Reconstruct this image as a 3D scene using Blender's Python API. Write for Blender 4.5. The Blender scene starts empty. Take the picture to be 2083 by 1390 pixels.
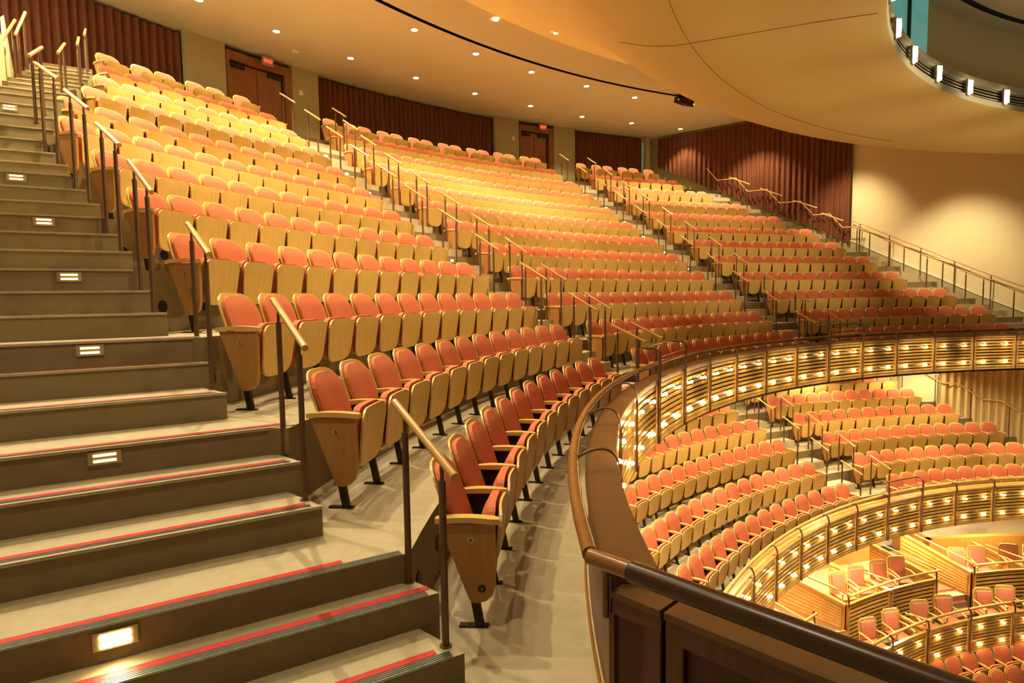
import bpy, math, random
from mathutils import Vector, Matrix
random.seed(7)
col = bpy.context.scene.collection
R_ = math.radians
PI = math.pi

# ------------------------------------------------------------------ plan curves
SHU = (-0.04890, 0.02335, -0.00694, 0.00698)
SHL = (-0.03974, 0.02772, 0.00635, 0.01845)
OL = (-1.3999, -0.5176)
RU = [14.322, 15.296, 16.29, 17.199, 18.167, 19.125, 20.099, 21.093, 22.082, 23.094, 24.141, 25.182]
FU = [-0.105, 0.387, 0.941, 1.518, 2.082, 2.648, 3.217, 3.792, 4.382, 4.978, 5.576, 6.182]
RL = [14.716, 15.621, 16.548, 17.454, 18.35]
FL = [-4.029, -3.648, -3.225, -2.803, -2.394]

def shp(S, t):
    return 1 + S[0]*math.cos(2*t-1.57) + S[1]*math.sin(2*t-1.57) + S[2]*math.cos(3*t) + S[3]*math.sin(3*t)
def CU(r, deg):
    t = R_(deg); q = r*shp(SHU, t); return (q*math.cos(t), q*math.sin(t))
def CL(r, deg):
    t = R_(deg); q = r*shp(SHL, t); return (q*math.cos(t)+OL[0], q*math.sin(t)+OL[1])
def nrm(F, r, deg):
    a = F(r, deg-0.3); b = F(r, deg+0.3)
    tx, ty = b[0]-a[0], b[1]-a[1]; l = math.hypot(tx, ty)
    return (ty/l, -tx/l)            # outward (away from the stage)
def rotz(F, r, deg):
    n = nrm(F, r, deg); return math.atan2(n[1], n[0]) - PI/2
# right side wall, in plan
W0, W1, W2 = (11.6, -4.92), (20.0, 1.1), (24.62, 6.42)
def wall_off(x, y):                 # > 0 on the hall side
    best = None
    for a, b in ((W0, W1), (W1, W2)):
        dx, dy = b[0]-a[0], b[1]-a[1]; l = math.hypot(dx, dy)
        d = (-(x-a[0])*dy + (y-a[1])*dx)/l
        best = d if best is None else min(best, d)
    return best
def wall_theta(F, r, off=0.04, lo=-40, hi=60):
    for _ in range(40):
        m = (lo+hi)/2
        if wall_off(*F(r, m)) > off: hi = m
        else: lo = m
    return hi

# ------------------------------------------------------------------ materials
def mat(name, base, rough=0.5, metal=0.0, var=None, scale=8.0, stretch=(1, 1, 1), bump=0.0, emis=None, es=0.0, detail=4, spec=0.5):
    m = bpy.data.materials.new(name); m.use_nodes = True
    nt = m.node_tree; b = nt.nodes['Principled BSDF']
    b.inputs['Base Color'].default_value = (*base, 1)
    b.inputs['Roughness'].default_value = rough
    b.inputs['Metallic'].default_value = metal
    b.inputs['Specular IOR Level'].default_value = spec
    if var is not None or bump:
        tc = nt.nodes.new('ShaderNodeTexCoord'); mp = nt.nodes.new('ShaderNodeMapping')
        mp.inputs['Scale'].default_value = stretch
        nz = nt.nodes.new('ShaderNodeTexNoise'); nz.inputs['Scale'].default_value = scale; nz.inputs['Detail'].default_value = detail
        nt.links.new(tc.outputs['Object'], mp.inputs['Vector']); nt.links.new(mp.outputs['Vector'], nz.inputs['Vector'])
        if var is not None:
            rp = nt.nodes.new('ShaderNodeValToRGB')
            rp.color_ramp.elements[0].position = 0.3; rp.color_ramp.elements[1].position = 0.7
            rp.color_ramp.elements[0].color = (*var, 1); rp.color_ramp.elements[1].color = (*base, 1)
            nt.links.new(nz.outputs['Fac'], rp.inputs['Fac']); nt.links.new(rp.outputs['Color'], b.inputs['Base Color'])
        if bump:
            bp = nt.nodes.new('ShaderNodeBump'); bp.inputs['Strength'].default_value = bump; bp.inputs['Distance'].default_value = 0.01
            nt.links.new(nz.outputs['Fac'], bp.inputs['Height']); nt.links.new(bp.outputs['Normal'], b.inputs['Normal'])
    if emis:
        b.inputs['Emission Color'].default_value = (*emis, 1); b.inputs['Emission Strength'].default_value = es
    return m
M = {}
M['maple'] = mat('maple_veneer', (0.80, 0.53, 0.165), 0.32, var=(0.72, 0.46, 0.13), scale=3, stretch=(14, 14, 1.2))
M['maple_edge'] = mat('maple_solid', (0.76, 0.52, 0.17), 0.3, var=(0.69, 0.45, 0.13), scale=6)
M['end'] = mat('shaded_maple_end', (0.50, 0.26, 0.068), 0.35, var=(0.43, 0.215, 0.052), scale=3, stretch=(12, 12, 1.5))  # maple ends with their shade put into a darker colour
M['fabric'] = mat('orange_upholstery', (0.68, 0.225, 0.105), 0.85, var=(0.59, 0.18, 0.08), scale=120, bump=0.25, spec=0.2)
M['fabric_lt'] = mat('salmon_upholstery', (0.88, 0.42, 0.28), 0.85, var=(0.74, 0.27, 0.15), scale=60, spec=0.2)
M['steel'] = mat('dark_bronze_steel', (0.07, 0.045, 0.028), 0.45, 0.6, var=(0.03, 0.02, 0.014), scale=5)
M['post'] = mat('bronze_post', (0.22, 0.125, 0.06), 0.4, 0.4, var=(0.17, 0.095, 0.045), scale=5)
M['black'] = mat('black_plastic', (0.008, 0.008, 0.008), 0.5, var=(0.005, 0.005, 0.005))
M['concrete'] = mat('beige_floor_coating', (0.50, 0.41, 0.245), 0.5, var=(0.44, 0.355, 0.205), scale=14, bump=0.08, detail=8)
M['tread_lit'] = mat('lit_step_coating', (0.60, 0.51, 0.33), 0.6, var=(0.54, 0.45, 0.28), scale=12)  # step coating lightened, strong light on the aisle steps put into its colour
M['riser'] = mat('shaded_riser', (0.30, 0.225, 0.108), 0.65, var=(0.265, 0.195, 0.09), scale=10, bump=0.05)  # floor coating darkened, the shade on the risers put into its colour
M['red'] = mat('red_tape', (0.60, 0.035, 0.02), 0.45, var=(0.5, 0.03, 0.018), scale=20)
M['nosing'] = mat('ribbed_nosing', (0.30, 0.32, 0.24), 0.35, 0.5, var=(0.24, 0.26, 0.19), scale=30)
M['groove'] = mat('nosing_groove', (0.03, 0.032, 0.02), 0.85, var=(0.03, 0.03, 0.02))
M['wall'] = mat('beige_plaster', (0.76, 0.63, 0.35), 0.8, var=(0.73, 0.60, 0.33), scale=5, bump=0.03)
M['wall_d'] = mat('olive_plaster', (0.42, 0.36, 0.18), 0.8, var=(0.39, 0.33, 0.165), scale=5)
M['ceil'] = mat('sand_ceiling', (0.56, 0.475, 0.29), 0.85, var=(0.54, 0.455, 0.275), scale=3)
M['soffit'] = mat('golden_soffit', (0.82, 0.66, 0.30), 0.8, var=(0.80, 0.64, 0.285), scale=3)
M['curtain'] = mat('russet_curtain', (0.22, 0.08, 0.034), 0.8, var=(0.15, 0.05, 0.021), scale=4, stretch=(6, 6, 0.3), spec=0.2)
M['curtain_l'] = mat('cream_curtain', (0.66, 0.50, 0.24), 0.8, var=(0.50, 0.35, 0.14), scale=3, stretch=(6, 6, 0.3), spec=0.2)
M['door'] = mat('walnut_door', (0.30, 0.12, 0.035), 0.4, var=(0.23, 0.085, 0.025), scale=3, stretch=(10, 10, 1))
M['slat'] = mat('honey_slat', (0.66, 0.42, 0.13), 0.25, var=(0.60, 0.32, 0.07), scale=5)
M['back'] = mat('slat_backing', (0.07, 0.032, 0.010), 0.5, var=(0.05, 0.024, 0.008), scale=5)
M['rail'] = mat('oiled_wood_rail', (0.34, 0.165, 0.045), 0.22, var=(0.28, 0.13, 0.035), scale=6)
M['rail_l'] = mat('light_wood_rail', (0.70, 0.42, 0.13), 0.25, var=(0.62, 0.35, 0.10), scale=6)
M['rail_d'] = mat('dark_wood_rail', (0.10, 0.042, 0.015), 0.3, var=(0.075, 0.032, 0.011), scale=6)
M['ledge'] = mat('wood_ledge', (0.19, 0.095, 0.03), 0.35, var=(0.155, 0.076, 0.024), scale=5)
M['panel'] = mat('cherry_panel', (0.125, 0.028, 0.012), 0.4, var=(0.10, 0.022, 0.009), scale=3, stretch=(10, 10, 1))
M['frame'] = mat('cherry_frame', (0.19, 0.068, 0.022), 0.38, var=(0.155, 0.055, 0.018), scale=3, stretch=(10, 10, 1))
M['bulb'] = mat('glowing_bulb', (1, 0.8, 0.5), 0.4, emis=(1.0, 0.72, 0.32), es=60)
M['lamp'] = mat('glowing_downlight', (1, 0.9, 0.7), 0.4, emis=(1.0, 0.84, 0.52), es=30)
M['step'] = mat('glowing_step_lens', (1, 0.9, 0.6), 0.4, emis=(1.0, 0.78, 0.38), es=2.2)
M['step2'] = mat('bright_step_lens', (1, 0.9, 0.6), 0.4, emis=(1.0, 0.85, 0.5), es=14)
M['ring'] = mat('glowing_ring_lamp', (1, 1, 0.9), 0.4, emis=(1.0, 0.95, 0.72), es=13)
M['trim'] = mat('brass_trim', (0.45, 0.36, 0.18), 0.6, 0.1, var=(0.4, 0.29, 0.12))
M['white'] = mat('pale_plaster', (0.80, 0.72, 0.52), 0.7, var=(0.77, 0.68, 0.48), scale=4)
M['marble'] = mat('veined_marble', (0.86, 0.76, 0.56), 0.4, var=(0.66, 0.48, 0.28), scale=1.6, stretch=(1, 1, 2.5), detail=9)
M['glass'] = mat('teal_glass', (0.10, 0.36, 0.33), 0.08, emis=(0.20, 0.50, 0.45), es=0.30)
M['glass_l'] = mat('pale_blue_glass', (0.5, 0.7, 0.75), 0.08, emis=(0.62, 0.88, 0.95), es=0.75)
M['exit'] = mat('exit_red_glow', (0.9, 0.05, 0.02), 0.4, emis=(1.0, 0.06, 0.02), es=3.0)
M['exit_p'] = mat('exit_face', (0.35, 0.10, 0.05), 0.5, emis=(0.8, 0.2, 0.08), es=0.12)
M['disc'] = mat('brass_number_disc', (0.62, 0.45, 0.2), 0.35, 0.3, var=(0.56, 0.4, 0.17))
M['wood_w'] = mat('honey_wall_panel', (0.58, 0.29, 0.07), 0.35, var=(0.48, 0.22, 0.05), scale=3, stretch=(10, 10, 1))
M['bright'] = mat('daylight_glow_sheer', (0.95, 0.92, 0.8), 0.8, emis=(1.0, 0.97, 0.82), es=1.0)  # glow in the cloth stands in for daylight on it
M['groove_b'] = M['groove']

# ------------------------------------------------------------------ mesh helper
class MB:
    def __init__(s): s.v = []; s.f = []; s.mi = []; s.sm = []
    def add(s, vs, fs, mi=0, smooth=False):
        o = len(s.v); s.v += [tuple(v) for v in vs]
        for f in fs:
            s.f.append(tuple(i+o for i in f)); s.mi.append(mi); s.sm.append(smooth)
    def box(s, cx, cy, cz, sx, sy, sz, rz=0, mi=0):
        c, n = math.cos(rz), math.sin(rz); vs = []
        for dz in (-.5, .5):
            for dx, dy in ((-.5, -.5), (.5, -.5), (.5, .5), (-.5, .5)):
                x, y = dx*sx, dy*sy; vs.append((cx+x*c-y*n, cy+x*n+y*c, cz+dz*sz))
        s.add(vs, [(3, 2, 1, 0), (4, 5, 6, 7), (0, 1, 5, 4), (1, 2, 6, 5), (2, 3, 7, 6), (3, 0, 4, 7)], mi)
    def prism(s, poly, z0, z1, mi=0, mtop=None):
        n = len(poly)
        a = sum(poly[i][0]*poly[(i+1) % n][1]-poly[(i+1) % n][0]*poly[i][1] for i in range(n))
        if a < 0: poly = poly[::-1]
        vs = [(x, y, z0) for x, y in poly]+[(x, y, z1) for x, y in poly]
        s.add(vs, [(i, (i+1) % n, n+(i+1) % n, n+i) for i in range(n)]+[tuple(range(n-1, -1, -1))], mi)
        s.add(vs[n:], [tuple(range(n))], mi if mtop is None else mtop)
    def tube(s, pts, r, n=10, mi=0, caps=True):
        P = [Vector(p) for p in pts]; rings = []; up = Vector((0, 0, 1)); prev = None
        for i, p in enumerate(P):
            d = (P[min(i+1, len(P)-1)]-P[max(i-1, 0)]).normalized()
            if prev is None:
                a = d.cross(up) if abs(d.z) < .95 else d.cross(Vector((1, 0, 0)))
            else: a = prev-d*prev.dot(d)
            a.normalize(); b = d.cross(a); prev = a
            rings.append([p+a*r*math.cos(2*PI*k/n)+b*r*math.sin(2*PI*k/n) for k in range(n)])
        vs = [v for q in rings for v in q]; fs = []
        for i in range(len(P)-1):
            for k in range(n):
                fs.append((i*n+k, i*n+(k+1) % n, (i+1)*n+(k+1) % n, (i+1)*n+k))
        s.add(vs, fs, mi, True)
        if caps: s.add(rings[0], [tuple(range(n-1, -1, -1))], mi); s.add(rings[-1], [tuple(range(n))], mi)
    def strip(s, quads, mi=0, smooth=False):          # list of rows of points -> grid
        m = len(quads[0]); vs = [p for q in quads for p in q]
        s.add(vs, [(i*m+j, i*m+j+1, (i+1)*m+j+1, (i+1)*m+j) for i in range(len(quads)-1) for j in range(m-1)], mi, smooth)
    def disc(s, c, ax, r, th, n=20, mi=0):
        ax = Vector(ax).normalized(); s.tube([Vector(c), Vector(c)+ax*th], r, n, mi)
    def ball(s, c, r, mi=0, n=8, sx=1, sy=1, sz=1):
        vs = []; m = n//2
        for i in range(m+1):
            a = PI*i/m
            for k in range(n):
                b = 2*PI*k/n; vs.append((c[0]+sx*r*math.sin(a)*math.cos(b), c[1]+sy*r*math.sin(a)*math.sin(b), c[2]+sz*r*math.cos(a)))
        s.add(vs, [(i*n+k, (i+1)*n+k, (i+1)*n+(k+1) % n, i*n+(k+1) % n) for i in range(m) for k in range(n)], mi, True)
    def slab(s, hw, y0, y1, z0, z1, th, curve=0.0, bulge=0.0, nz=12, nx=8, mi=0, zoff=None, toward=-1):
        """rounded shell: half width hw(t) at height t, leaning from y0 to y1, thickness th towards the stage"""
        F = []; B = []
        for j in range(nz+1):
            t = .5-.5*math.cos(PI*j/nz)
            w = max(hw(t), .002); z = z0+(z1-z0)*t; y = y0+(y1-y0)*t
            rf = []; rb = []
            for i in range(nx+1):
                u = -1+2*i/nx
                c = curve*(u*w/.25)**2
                e = min(1, 4*t*(1) if t < .25 else 1)*min(1, (1-t)*6)*(1-abs(u)**4)
                rb.append((u*w, y-c, z)); rf.append((u*w, y-c+toward*(th+bulge*e), z))
            F.append(rf); B.append(rb)
        s.strip([r[::-1] for r in F], mi, True); s.strip(B, mi, True)
        per = [(0, i) for i in range(nx+1)]+[(j, nx) for j in range(1, nz+1)]+[(nz, i) for i in range(nx-1, -1, -1)]+[(j, 0) for j in range(nz-1, 0, -1)]
        n = len(per); vs = [B[j][i] for j, i in per]+[F[j][i] for j, i in per]
        s.add(vs, [(i, n+i, n+(i+1) % n, (i+1) % n) for i in range(n)], mi)
    def mesh(s, name, mats):
        me = bpy.data.meshes.new(name); me.from_pydata(s.v, [], s.f)
        for m in mats: me.materials.append(M[m] if isinstance(m, str) else m)
        me.polygons.foreach_set('material_index', s.mi); me.polygons.foreach_set('use_smooth', s.sm)
        me.update(); return me
    def build(s, name, mats, parent=None, loc=None, rz=0):
        if isinstance(mats, str): mats = [mats]
        return link(name, s.mesh(name, mats), parent, loc, rz)
def link(name, data, parent=None, loc=None, rz=0):
    o = bpy.data.objects.new(name, data); col.objects.link(o)
    if loc is not None: o.location = loc
    if rz: o.rotation_euler = (0, 0, rz)
    if parent is not None: o.parent = parent
    return o
def tag(o, label=None, cat=None, group=None, kind=None):
    if label: o['label'] = label
    if cat: o['category'] = cat
    if group: o['group'] = group
    if kind: o['kind'] = kind
    return o
def thing(name, label, cat, loc=(0, 0, 0), rz=0, group=None):
    return tag(link(name, None, None, loc, rz), label, cat, group)
def struct(o, label=None, cat=None): return tag(o, label, cat or 'structure', kind='structure')
ORD = ['first', 'second', 'third', 'fourth', 'fifth', 'sixth', 'seventh', 'eighth', 'ninth', 'tenth', 'eleventh', 'twelfth', 'thirteenth', 'fourteenth', 'fifteenth', 'sixteenth', 'seventeenth', 'eighteenth', 'nineteenth', 'twentieth']
def arc(F, r, a, b, n=None):
    if n is None: n = max(2, int(abs(b-a)/1.2))
    return [F(r, a+(b-a)*i/n) for i in range(n+1)]
def arcz(F, r, a, b, z, n=None): return [(x, y, z) for x, y in arc(F, r, a, b, n)]
def text(name, body, size, m, parent, matrix, ext=0.001):
    c = bpy.data.curves.new(name, 'FONT'); c.body = body; c.size = size; c.extrude = ext
    c.align_x = 'CENTER'; c.align_y = 'CENTER'
    tmp = bpy.data.objects.new('tmp', c); col.objects.link(tmp); bpy.context.view_layer.update()
    me = bpy.data.meshes.new_from_object(tmp.evaluated_get(bpy.context.evaluated_depsgraph_get()))
    bpy.data.objects.remove(tmp); me.materials.clear(); me.materials.append(M[m]); me.polygons.foreach_set('material_index', [0]*len(me.polygons))
    o = link(name, me, parent); o.matrix_local = matrix; return o

# ------------------------------------------------------------------ tip-up theatre seat
def rounded(t, H, w0, w1, rb, rt_, kx=1.0):
    """half width at height t of a panel H tall: w0 at the bottom, w1 at the top, corner radii rb and rt_"""
    w = w0+(w1-w0)*t; z = t*H
    for d, r in ((z, rb), (H-z, rt_)):
        if d < r: w = min(w, w-r*kx+r*kx*math.sqrt(max(0, 1-((r-d)/r)**2)))
    return w
def hw_back(t): return rounded(t, .50, .238, .258, .02, .15, 1.15)
def hw_cush(t): return rounded(t, .47, .205, .228, .02, .14, 1.15)
def hw_pan(t): return rounded(t, .41, .205, .243, .10, .085, 1.25)
def seat_parts(lod=0):
    nz, nx = (14, 8) if lod == 0 else (7, 4)
    P = {}
    a = MB(); a.slab(hw_back, -.125, .04, .42, .925, .014, .035, 0, nz, nx); P['back_shell'] = (a, 'maple_edge')
    a = MB(); a.slab(hw_cush, -.147, .015, .43, .900, .03, .035, .024, nz, nx); P['back_cushion'] = (a, 'fabric')
    a = MB(); a.slab(hw_pan, -.325, -.375, .245, .665, .016, .03, .006, nz, nx); P['seat_shell'] = (a, 'maple')
    a = MB(); a.slab(lambda t: hw_pan(t)*.93, -.308, -.358, .27, .68, .05, .02, .03, nz, nx, toward=1); P['seat_cushion'] = (a, 'fabric')
    a = MB()
    n = 8 if lod == 0 else 4; top = []; bot = []
    vs = []; 
    for i in range(n+1):
        t = i/n; y = -.07-.325*t; w = .021+.010*math.sin(PI*min(1, t*1.1))*1.0
        if i in (0, n): w *= .55
        z = .628+.012*math.sin(PI*t*.9)
        for sx, dz in ((-1, -.016), (1, -.016), (1, .016), (-1, .016)): vs.append((.275+sx*w, y, z+dz))
    fs = [(4*i+k, 4*i+4+k, 4*i+4+(k+1) % 4, 4*i+(k+1) % 4) for i in range(n) for k in range(4)]+[(0, 1, 2, 3), (4*n+3, 4*n+2, 4*n+1, 4*n)]
    a.add(vs, fs, 0); P['armrest'] = (a, 'maple_edge')
    a = MB()                                   # support between two seats: bracket, slanted leg, foot plate
    yz = [(-.12, .61), (-.36, .61), (-.36, .50), (-.28, .28), (-.21, .28), (-.14, .45)]
    for x0, x1 in ((.268, .282),):
        m = len(yz); v = [(x0, y, z) for y, z in yz]+[(x1, y, z) for y, z in yz]
        a.add(v, [(i, (i+1) % m, m+(i+1) % m, m+i) for i in range(m)]+[tuple(range(m-1, -1, -1)), tuple(range(m, 2*m))])
    a.add([(.262, -.22, .32), (.288, -.22, .32), (.288, -.27, .32), (.262, -.27, .32), (.262, -.28, .012), (.288, -.28, .012), (.288, -.33, .012), (.262, -.33, .012)],
          [(0, 1, 2, 3), (7, 6, 5, 4), (0, 4, 5, 1), (1, 5, 6, 2), (2, 6, 7, 3), (3, 7, 4, 0)])
    a.box(.275, -.28, .005, .04, .15, .010); P['leg'] = (a, 'steel')
    a = MB(); a.disc((.245, -.275, .37), (1, 0, 0), .045, .06, 12 if lod == 0 else 8); P['hinge'] = (a, 'black')
    return P
def end_panel(side):
    a = MB(); yz = [(-.055, .622), (-.375, .622), (-.378, .42), (-.372, .26), (-.355, .205), (-.32, .172), (-.275, .158), (-.235, .160), (-.215, .19)]
    x0, x1 = side*.262, side*.292; m = len(yz)
    v = [(x0, y, z) for y, z in yz]+[(x1, y, z) for y, z in yz]
    a.add(v, [(i, (i+1) % m, m+(i+1) % m, m+i) for i in range(m)]+[tuple(range(m-1, -1, -1)), tuple(range(m, 2*m))]); return a
def end_arm(side):
    a = MB(); n = 8; vs = []
    for i in range(n+1):
        t = i/n; y = -.03-.37*t; w = .032 if 0 < i < n else .022; z = .640+.012*math.sin(PI*t)
        for sx, dz in ((-1, -.018), (1, -.018), (1, .014), (-1, .014)): vs.append((side*.275+sx*w, y, z+dz))
    a.add(vs, [(4*i+k, 4*i+4+k, 4*i+4+(k+1) % 4, 4*i+(k+1) % 4) for i in range(n) for k in range(4)]+[(0, 1, 2, 3), (4*n+3, 4*n+2, 4*n+1, 4*n)]); return a
def end_leg(side):
    a = MB(); x = side*.275
    x -= side*.02
    a.add([(x-.016, -.21, .25), (x+.016, -.21, .25), (x+.016, -.26, .25), (x-.016, -.26, .25), (x-.016, -.25, .012), (x+.016, -.25, .012), (x+.016, -.30, .012), (x-.016, -.30, .012)],
          [(0, 1, 2, 3), (7, 6, 5, 4), (0, 4, 5, 1), (1, 5, 6, 2), (2, 6, 7, 3), (3, 7, 4, 0)])
    a.box(x, -.24, .005, .045, .17, .010); return a
SP = seat_parts(0); SM = {k: v[0].mesh(k, [v[1]]) for k, v in SP.items()}
SP1 = seat_parts(1)
EP = {s: end_panel(s).mesh('end_panel', ['end' if s < 0 else 'maple']) for s in (-1, 1)}
EA = {s: end_arm(s).mesh('end_armrest', ['maple_edge']) for s in (-1, 1)}
EL = {s: end_leg(s).mesh('end_leg', ['steel']) for s in (-1, 1)}
PAN = SM['seat_shell']

# ------------------------------------------------------------------ seat layout
# side -1 = stage-left end of a block as seen in the photo (camera end, larger angle), +1 = far end
TH = {  # block: list of (first, last, count) per row
 'near': [(89.6, 62.99, 13), (84.95, 60.23, 13), (82.65, 59.44, 13), (80.37, 60.21, 12), (78.29, 59.95, 12), (76.56, 59.45, 12), (75.23, 58.86, 12), (72.94, 58.23, 11), (69.94, 57.73, 10), (67.57, 57.17, 9), (65.58, 56.62, 8), (63.97, 56.72, 6)],
 'middle': [(55.23, 28.83, 13), (54.84, 28.87, 14), (54.44, 28.87, 15), (54.33, 29.35, 15), (53.78, 29.57, 16), (53.53, 29.73, 17), (53.25, 29.98, 17), (52.95, 30.04, 18), (52.87, 30.05, 19), (52.29, 30.09, 19), (51.5, 30.35, 19), (50.12, 30.29, 15)],
 'far': [(20.74, -3.46, 12), (21.18, -3.54, 13), (21.69, -1.52, 13), (22.45, 2.29, 12), (23.0, 3.52, 12), (23.25, 5.23, 12), (24.0, 6.54, 12), (24.28, 8.67, 12), (24.72, 11.44, 11), (24.9, 13.99, 9), (25.28, 15.84, 8), (25.08, 17.34, 6)],
}
TH['near'][0] = (87.34, 62.99, 12)
CAM = (-3.0, 14.19)
seats = []      # (dist, F, r, deg, z, label, row-first?, row-last?, tier, row letter)
ROWN = ['front row', 'second row', 'third row', 'fourth row', 'fifth row', 'sixth row', 'seventh row', 'eighth row', 'ninth row', 'tenth row', 'eleventh row', 'top row']
for blk, anchor in (('near', 'counting from the near stairs'), ('middle', 'counting from the central stairs'), ('far', 'counting from the far stairs')):
    for k, (a, b, n) in enumerate(TH[blk]):
        for i in range(n):
            if k == 11 and n > 4 and i % 3 == 2 and blk != 'x': extra = 0.0
            dg = a+(b-a)*i/(n-1)
            x, y = CU(RU[k], dg)
            if k == 11:                       # the top row stands in pairs with gaps
                dg += (-.12 if i % 2 else .12)
            lab = f'orange tip-up seat in {ROWN[k]} of {blk} balcony block, {ORD[i]} {anchor}'
            d = math.sqrt((x-CAM[0])**2+(y-CAM[1])**2+(FU[k]+.5-1.8)**2)
            seats.append([d, CU, RU[k], dg, FU[k], lab, i == 0 or (k == 11 and i % 2 == 0), i == n-1 or (k == 11 and i % 2 == 1), 'u', 'ABCDEFGHJKLM'[k], i, blk])
THL = {'left': [(56.4, 23.51, 16), (54.4, 24.09, 16), (50.9, 24.3, 15), (49.0, 24.71, 14), (47.0, 25.2, 13)],
       'right': [(15.64, -12.0, 15), (16.49, -11.0, 15), (17.22, -4.75, 13), (17.94, -2.11, 12), (18.45, 0.12, 12)]}
for blk in ('left', 'right'):
    for k, (a, b, n) in enumerate(THL[blk]):
        for i in range(n):
            dg = a+(b-a)*i/(n-1); x, y = CL(RL[k], dg)
            if wall_off(x, y) < .8: continue
            j = n-1-i if blk == 'left' else i
            lab = f'orange tip-up seat in {ROWN[k]} of lower tier, {ORD[j]} {blk} of its stairs'
            d = math.sqrt((x-CAM[0])**2+(y-CAM[1])**2+(FL[k]+.5-1.8)**2)
            seats.append([d, CL, RL[k], dg, FL[k], lab, i == 0, i == n-1, 'l', None, i, blk])
# row f of the lower tier, partly under the balcony
for (a, b, n, blk) in ((45.0, 26.0, 13, 'left'), (19.0, 2.6, 11, 'right')):
    for i in range(n):
        dg = a+(b-a)*i/(n-1); x, y = CL(19.25, dg)
        j = n-1-i if blk == 'left' else i
        lab = f'orange tip-up seat in sixth row of lower tier, {ORD[j]} {blk} of its stairs'
        d = math.sqrt((x-CAM[0])**2+(y-CAM[1])**2+(-1.99+.5-1.8)**2)+3
        seats.append([d, CL, 19.25, dg, -1.99, lab, i == 0, i == n-1, 'l', None, i, blk])
# stalls seats far below, at the right edge of the view
for row, (r, z) in enumerate(((12.45, -8.35), (12.95, -8.12))):
    for i in range(11):
        dg = 21.5-2.45*i-(1.1 if row else 0)
        x, y = CL(r, dg)
        lab = f'orange tip-up stalls seat, {ORD[i]} from left in {"nearer" if row == 0 else "rear"} row below box front'
        seats.append([math.dist((x, y, z), (-3, 14.2, 1.8)), CL, r, dg, z, lab, i == 0, i == 10, 'l', None, i, 's'])
# hidden behind the balcony edge or outside the frame: judged by projecting the seat top
YAW, PITCH, ROLL, FPX = -0.044932, 0.076068, -0.013759, 1227.61
fw = Vector((math.cos(YAW)*math.cos(PITCH), math.sin(YAW)*math.cos(PITCH), -math.sin(PITCH)))
rt = Vector((math.sin(YAW), -math.cos(YAW), 0)); up = rt.cross(fw)
rt2 = rt*math.cos(ROLL)+up*math.sin(ROLL); up2 = -rt*math.sin(ROLL)+up*math.cos(ROLL)
CPOS = Vector((-2.9998, 14.1921, 1.8136))
def px(x, y, z):
    d = Vector((x, y, z))-CPOS; w = d.dot(fw); return 1041.5+FPX*d.dot(rt2)/w, 695-FPX*d.dot(up2)/w
vis = []
for s in seats:
    x, y = s[1](s[2], s[3]); u, v = px(x, y, s[4]+.9)
    if -60 < u < 2120 and v < 1420: vis.append(s)
vis.sort(key=lambda s: s[0])
near, rest = vis[:300], vis[300:]
fab = SM['back_cushion'].materials[0]
def put_seat(s):
    d, F, r, dg, z, lab, first, last, tier, letter, i, blk = s
    x, y = F(r, dg); rz = rotz(F, r, dg)
    root = thing('theater_seat', lab, 'seat', (x, y, z), rz, 'tip-up seats of the balcony' if tier == 'u' else 'tip-up seats of the lower tier')
    for k in ('back_shell', 'back_cushion', 'seat_shell', 'seat_cushion'): link(k, SM[k], root)
    if not last:
        for k in ('armrest', 'leg', 'hinge'): link(k, SM[k], root)
    # local +x runs towards smaller angle (far end) because local +y is outward
    for flag, side in ((first, -1), (last, 1)):
        if flag:
            e = link('end_panel', EP[side], root); link('armrest', EA[side], root); link('leg', EL[side], root)
            if side == -1 and letter in ('A', 'B', 'C', 'D') and blk == 'near':
                a = MB(); a.disc((-.2925, -.235, .53), (-1, 0, 0), .022, .003, 16); pl = a.build('row_plate', 'disc', root)
                mtx = Matrix(((0, 0, -1, -.2965), (-1, 0, 0, -.235), (0, 1, 0, .53), (0, 0, 0, 1)))
                text('row_letter', letter, .034, 'black', root, mtx)
                if letter == 'A':
                    a = MB(); a.disc((-.2925, -.295, .245), (-1, 0, 0), .022, .003, 16); a.build('number_plate', 'black', root)
                    mtx = Matrix(((0, 0, -1, -.2965), (-1, 0, 0, -.295), (0, 1, 0, .245), (0, 0, 0, 1)))
                    text('seat_number', '6', .032, 'disc', root, mtx)
for s in near: put_seat(s)
# the farther seats as one countless mass
big = MB(); order = ['maple_edge', 'fabric', 'maple', 'steel', 'black', 'end']
tmpl = [(v[0], order.index(v[1])) for v in SP1.values()]
ends = {sd: [(end_panel(sd), order.index('maple' if sd > 0 else 'end')), (end_arm(sd), 0), (end_leg(sd), 3)] for sd in (-1, 1)}
for s in rest:
    d, F, r, dg, z, lab, first, last, tier, letter, i, blk = s
    x, y = F(r, dg); rz = rotz(F, r, dg); c, n = math.cos(rz), math.sin(rz)
    L = list(tmpl)
    if first: L += ends[-1]
    if last: L += ends[1]
    for a, mi in L:
        o = len(big.v)
        big.v += [(x+p[0]*c-p[1]*n, y+p[0]*n+p[1]*c, z+p[2]) for p in a.v]
        big.f += [tuple(q+o for q in f) for f in a.f]; big.mi += [mi]*len(a.f); big.sm += a.sm
o = big.build('distant_theater_seats', order)
tag(o, 'remaining farther rows of orange and maple tip-up seats', 'seats', kind='stuff')

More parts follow.
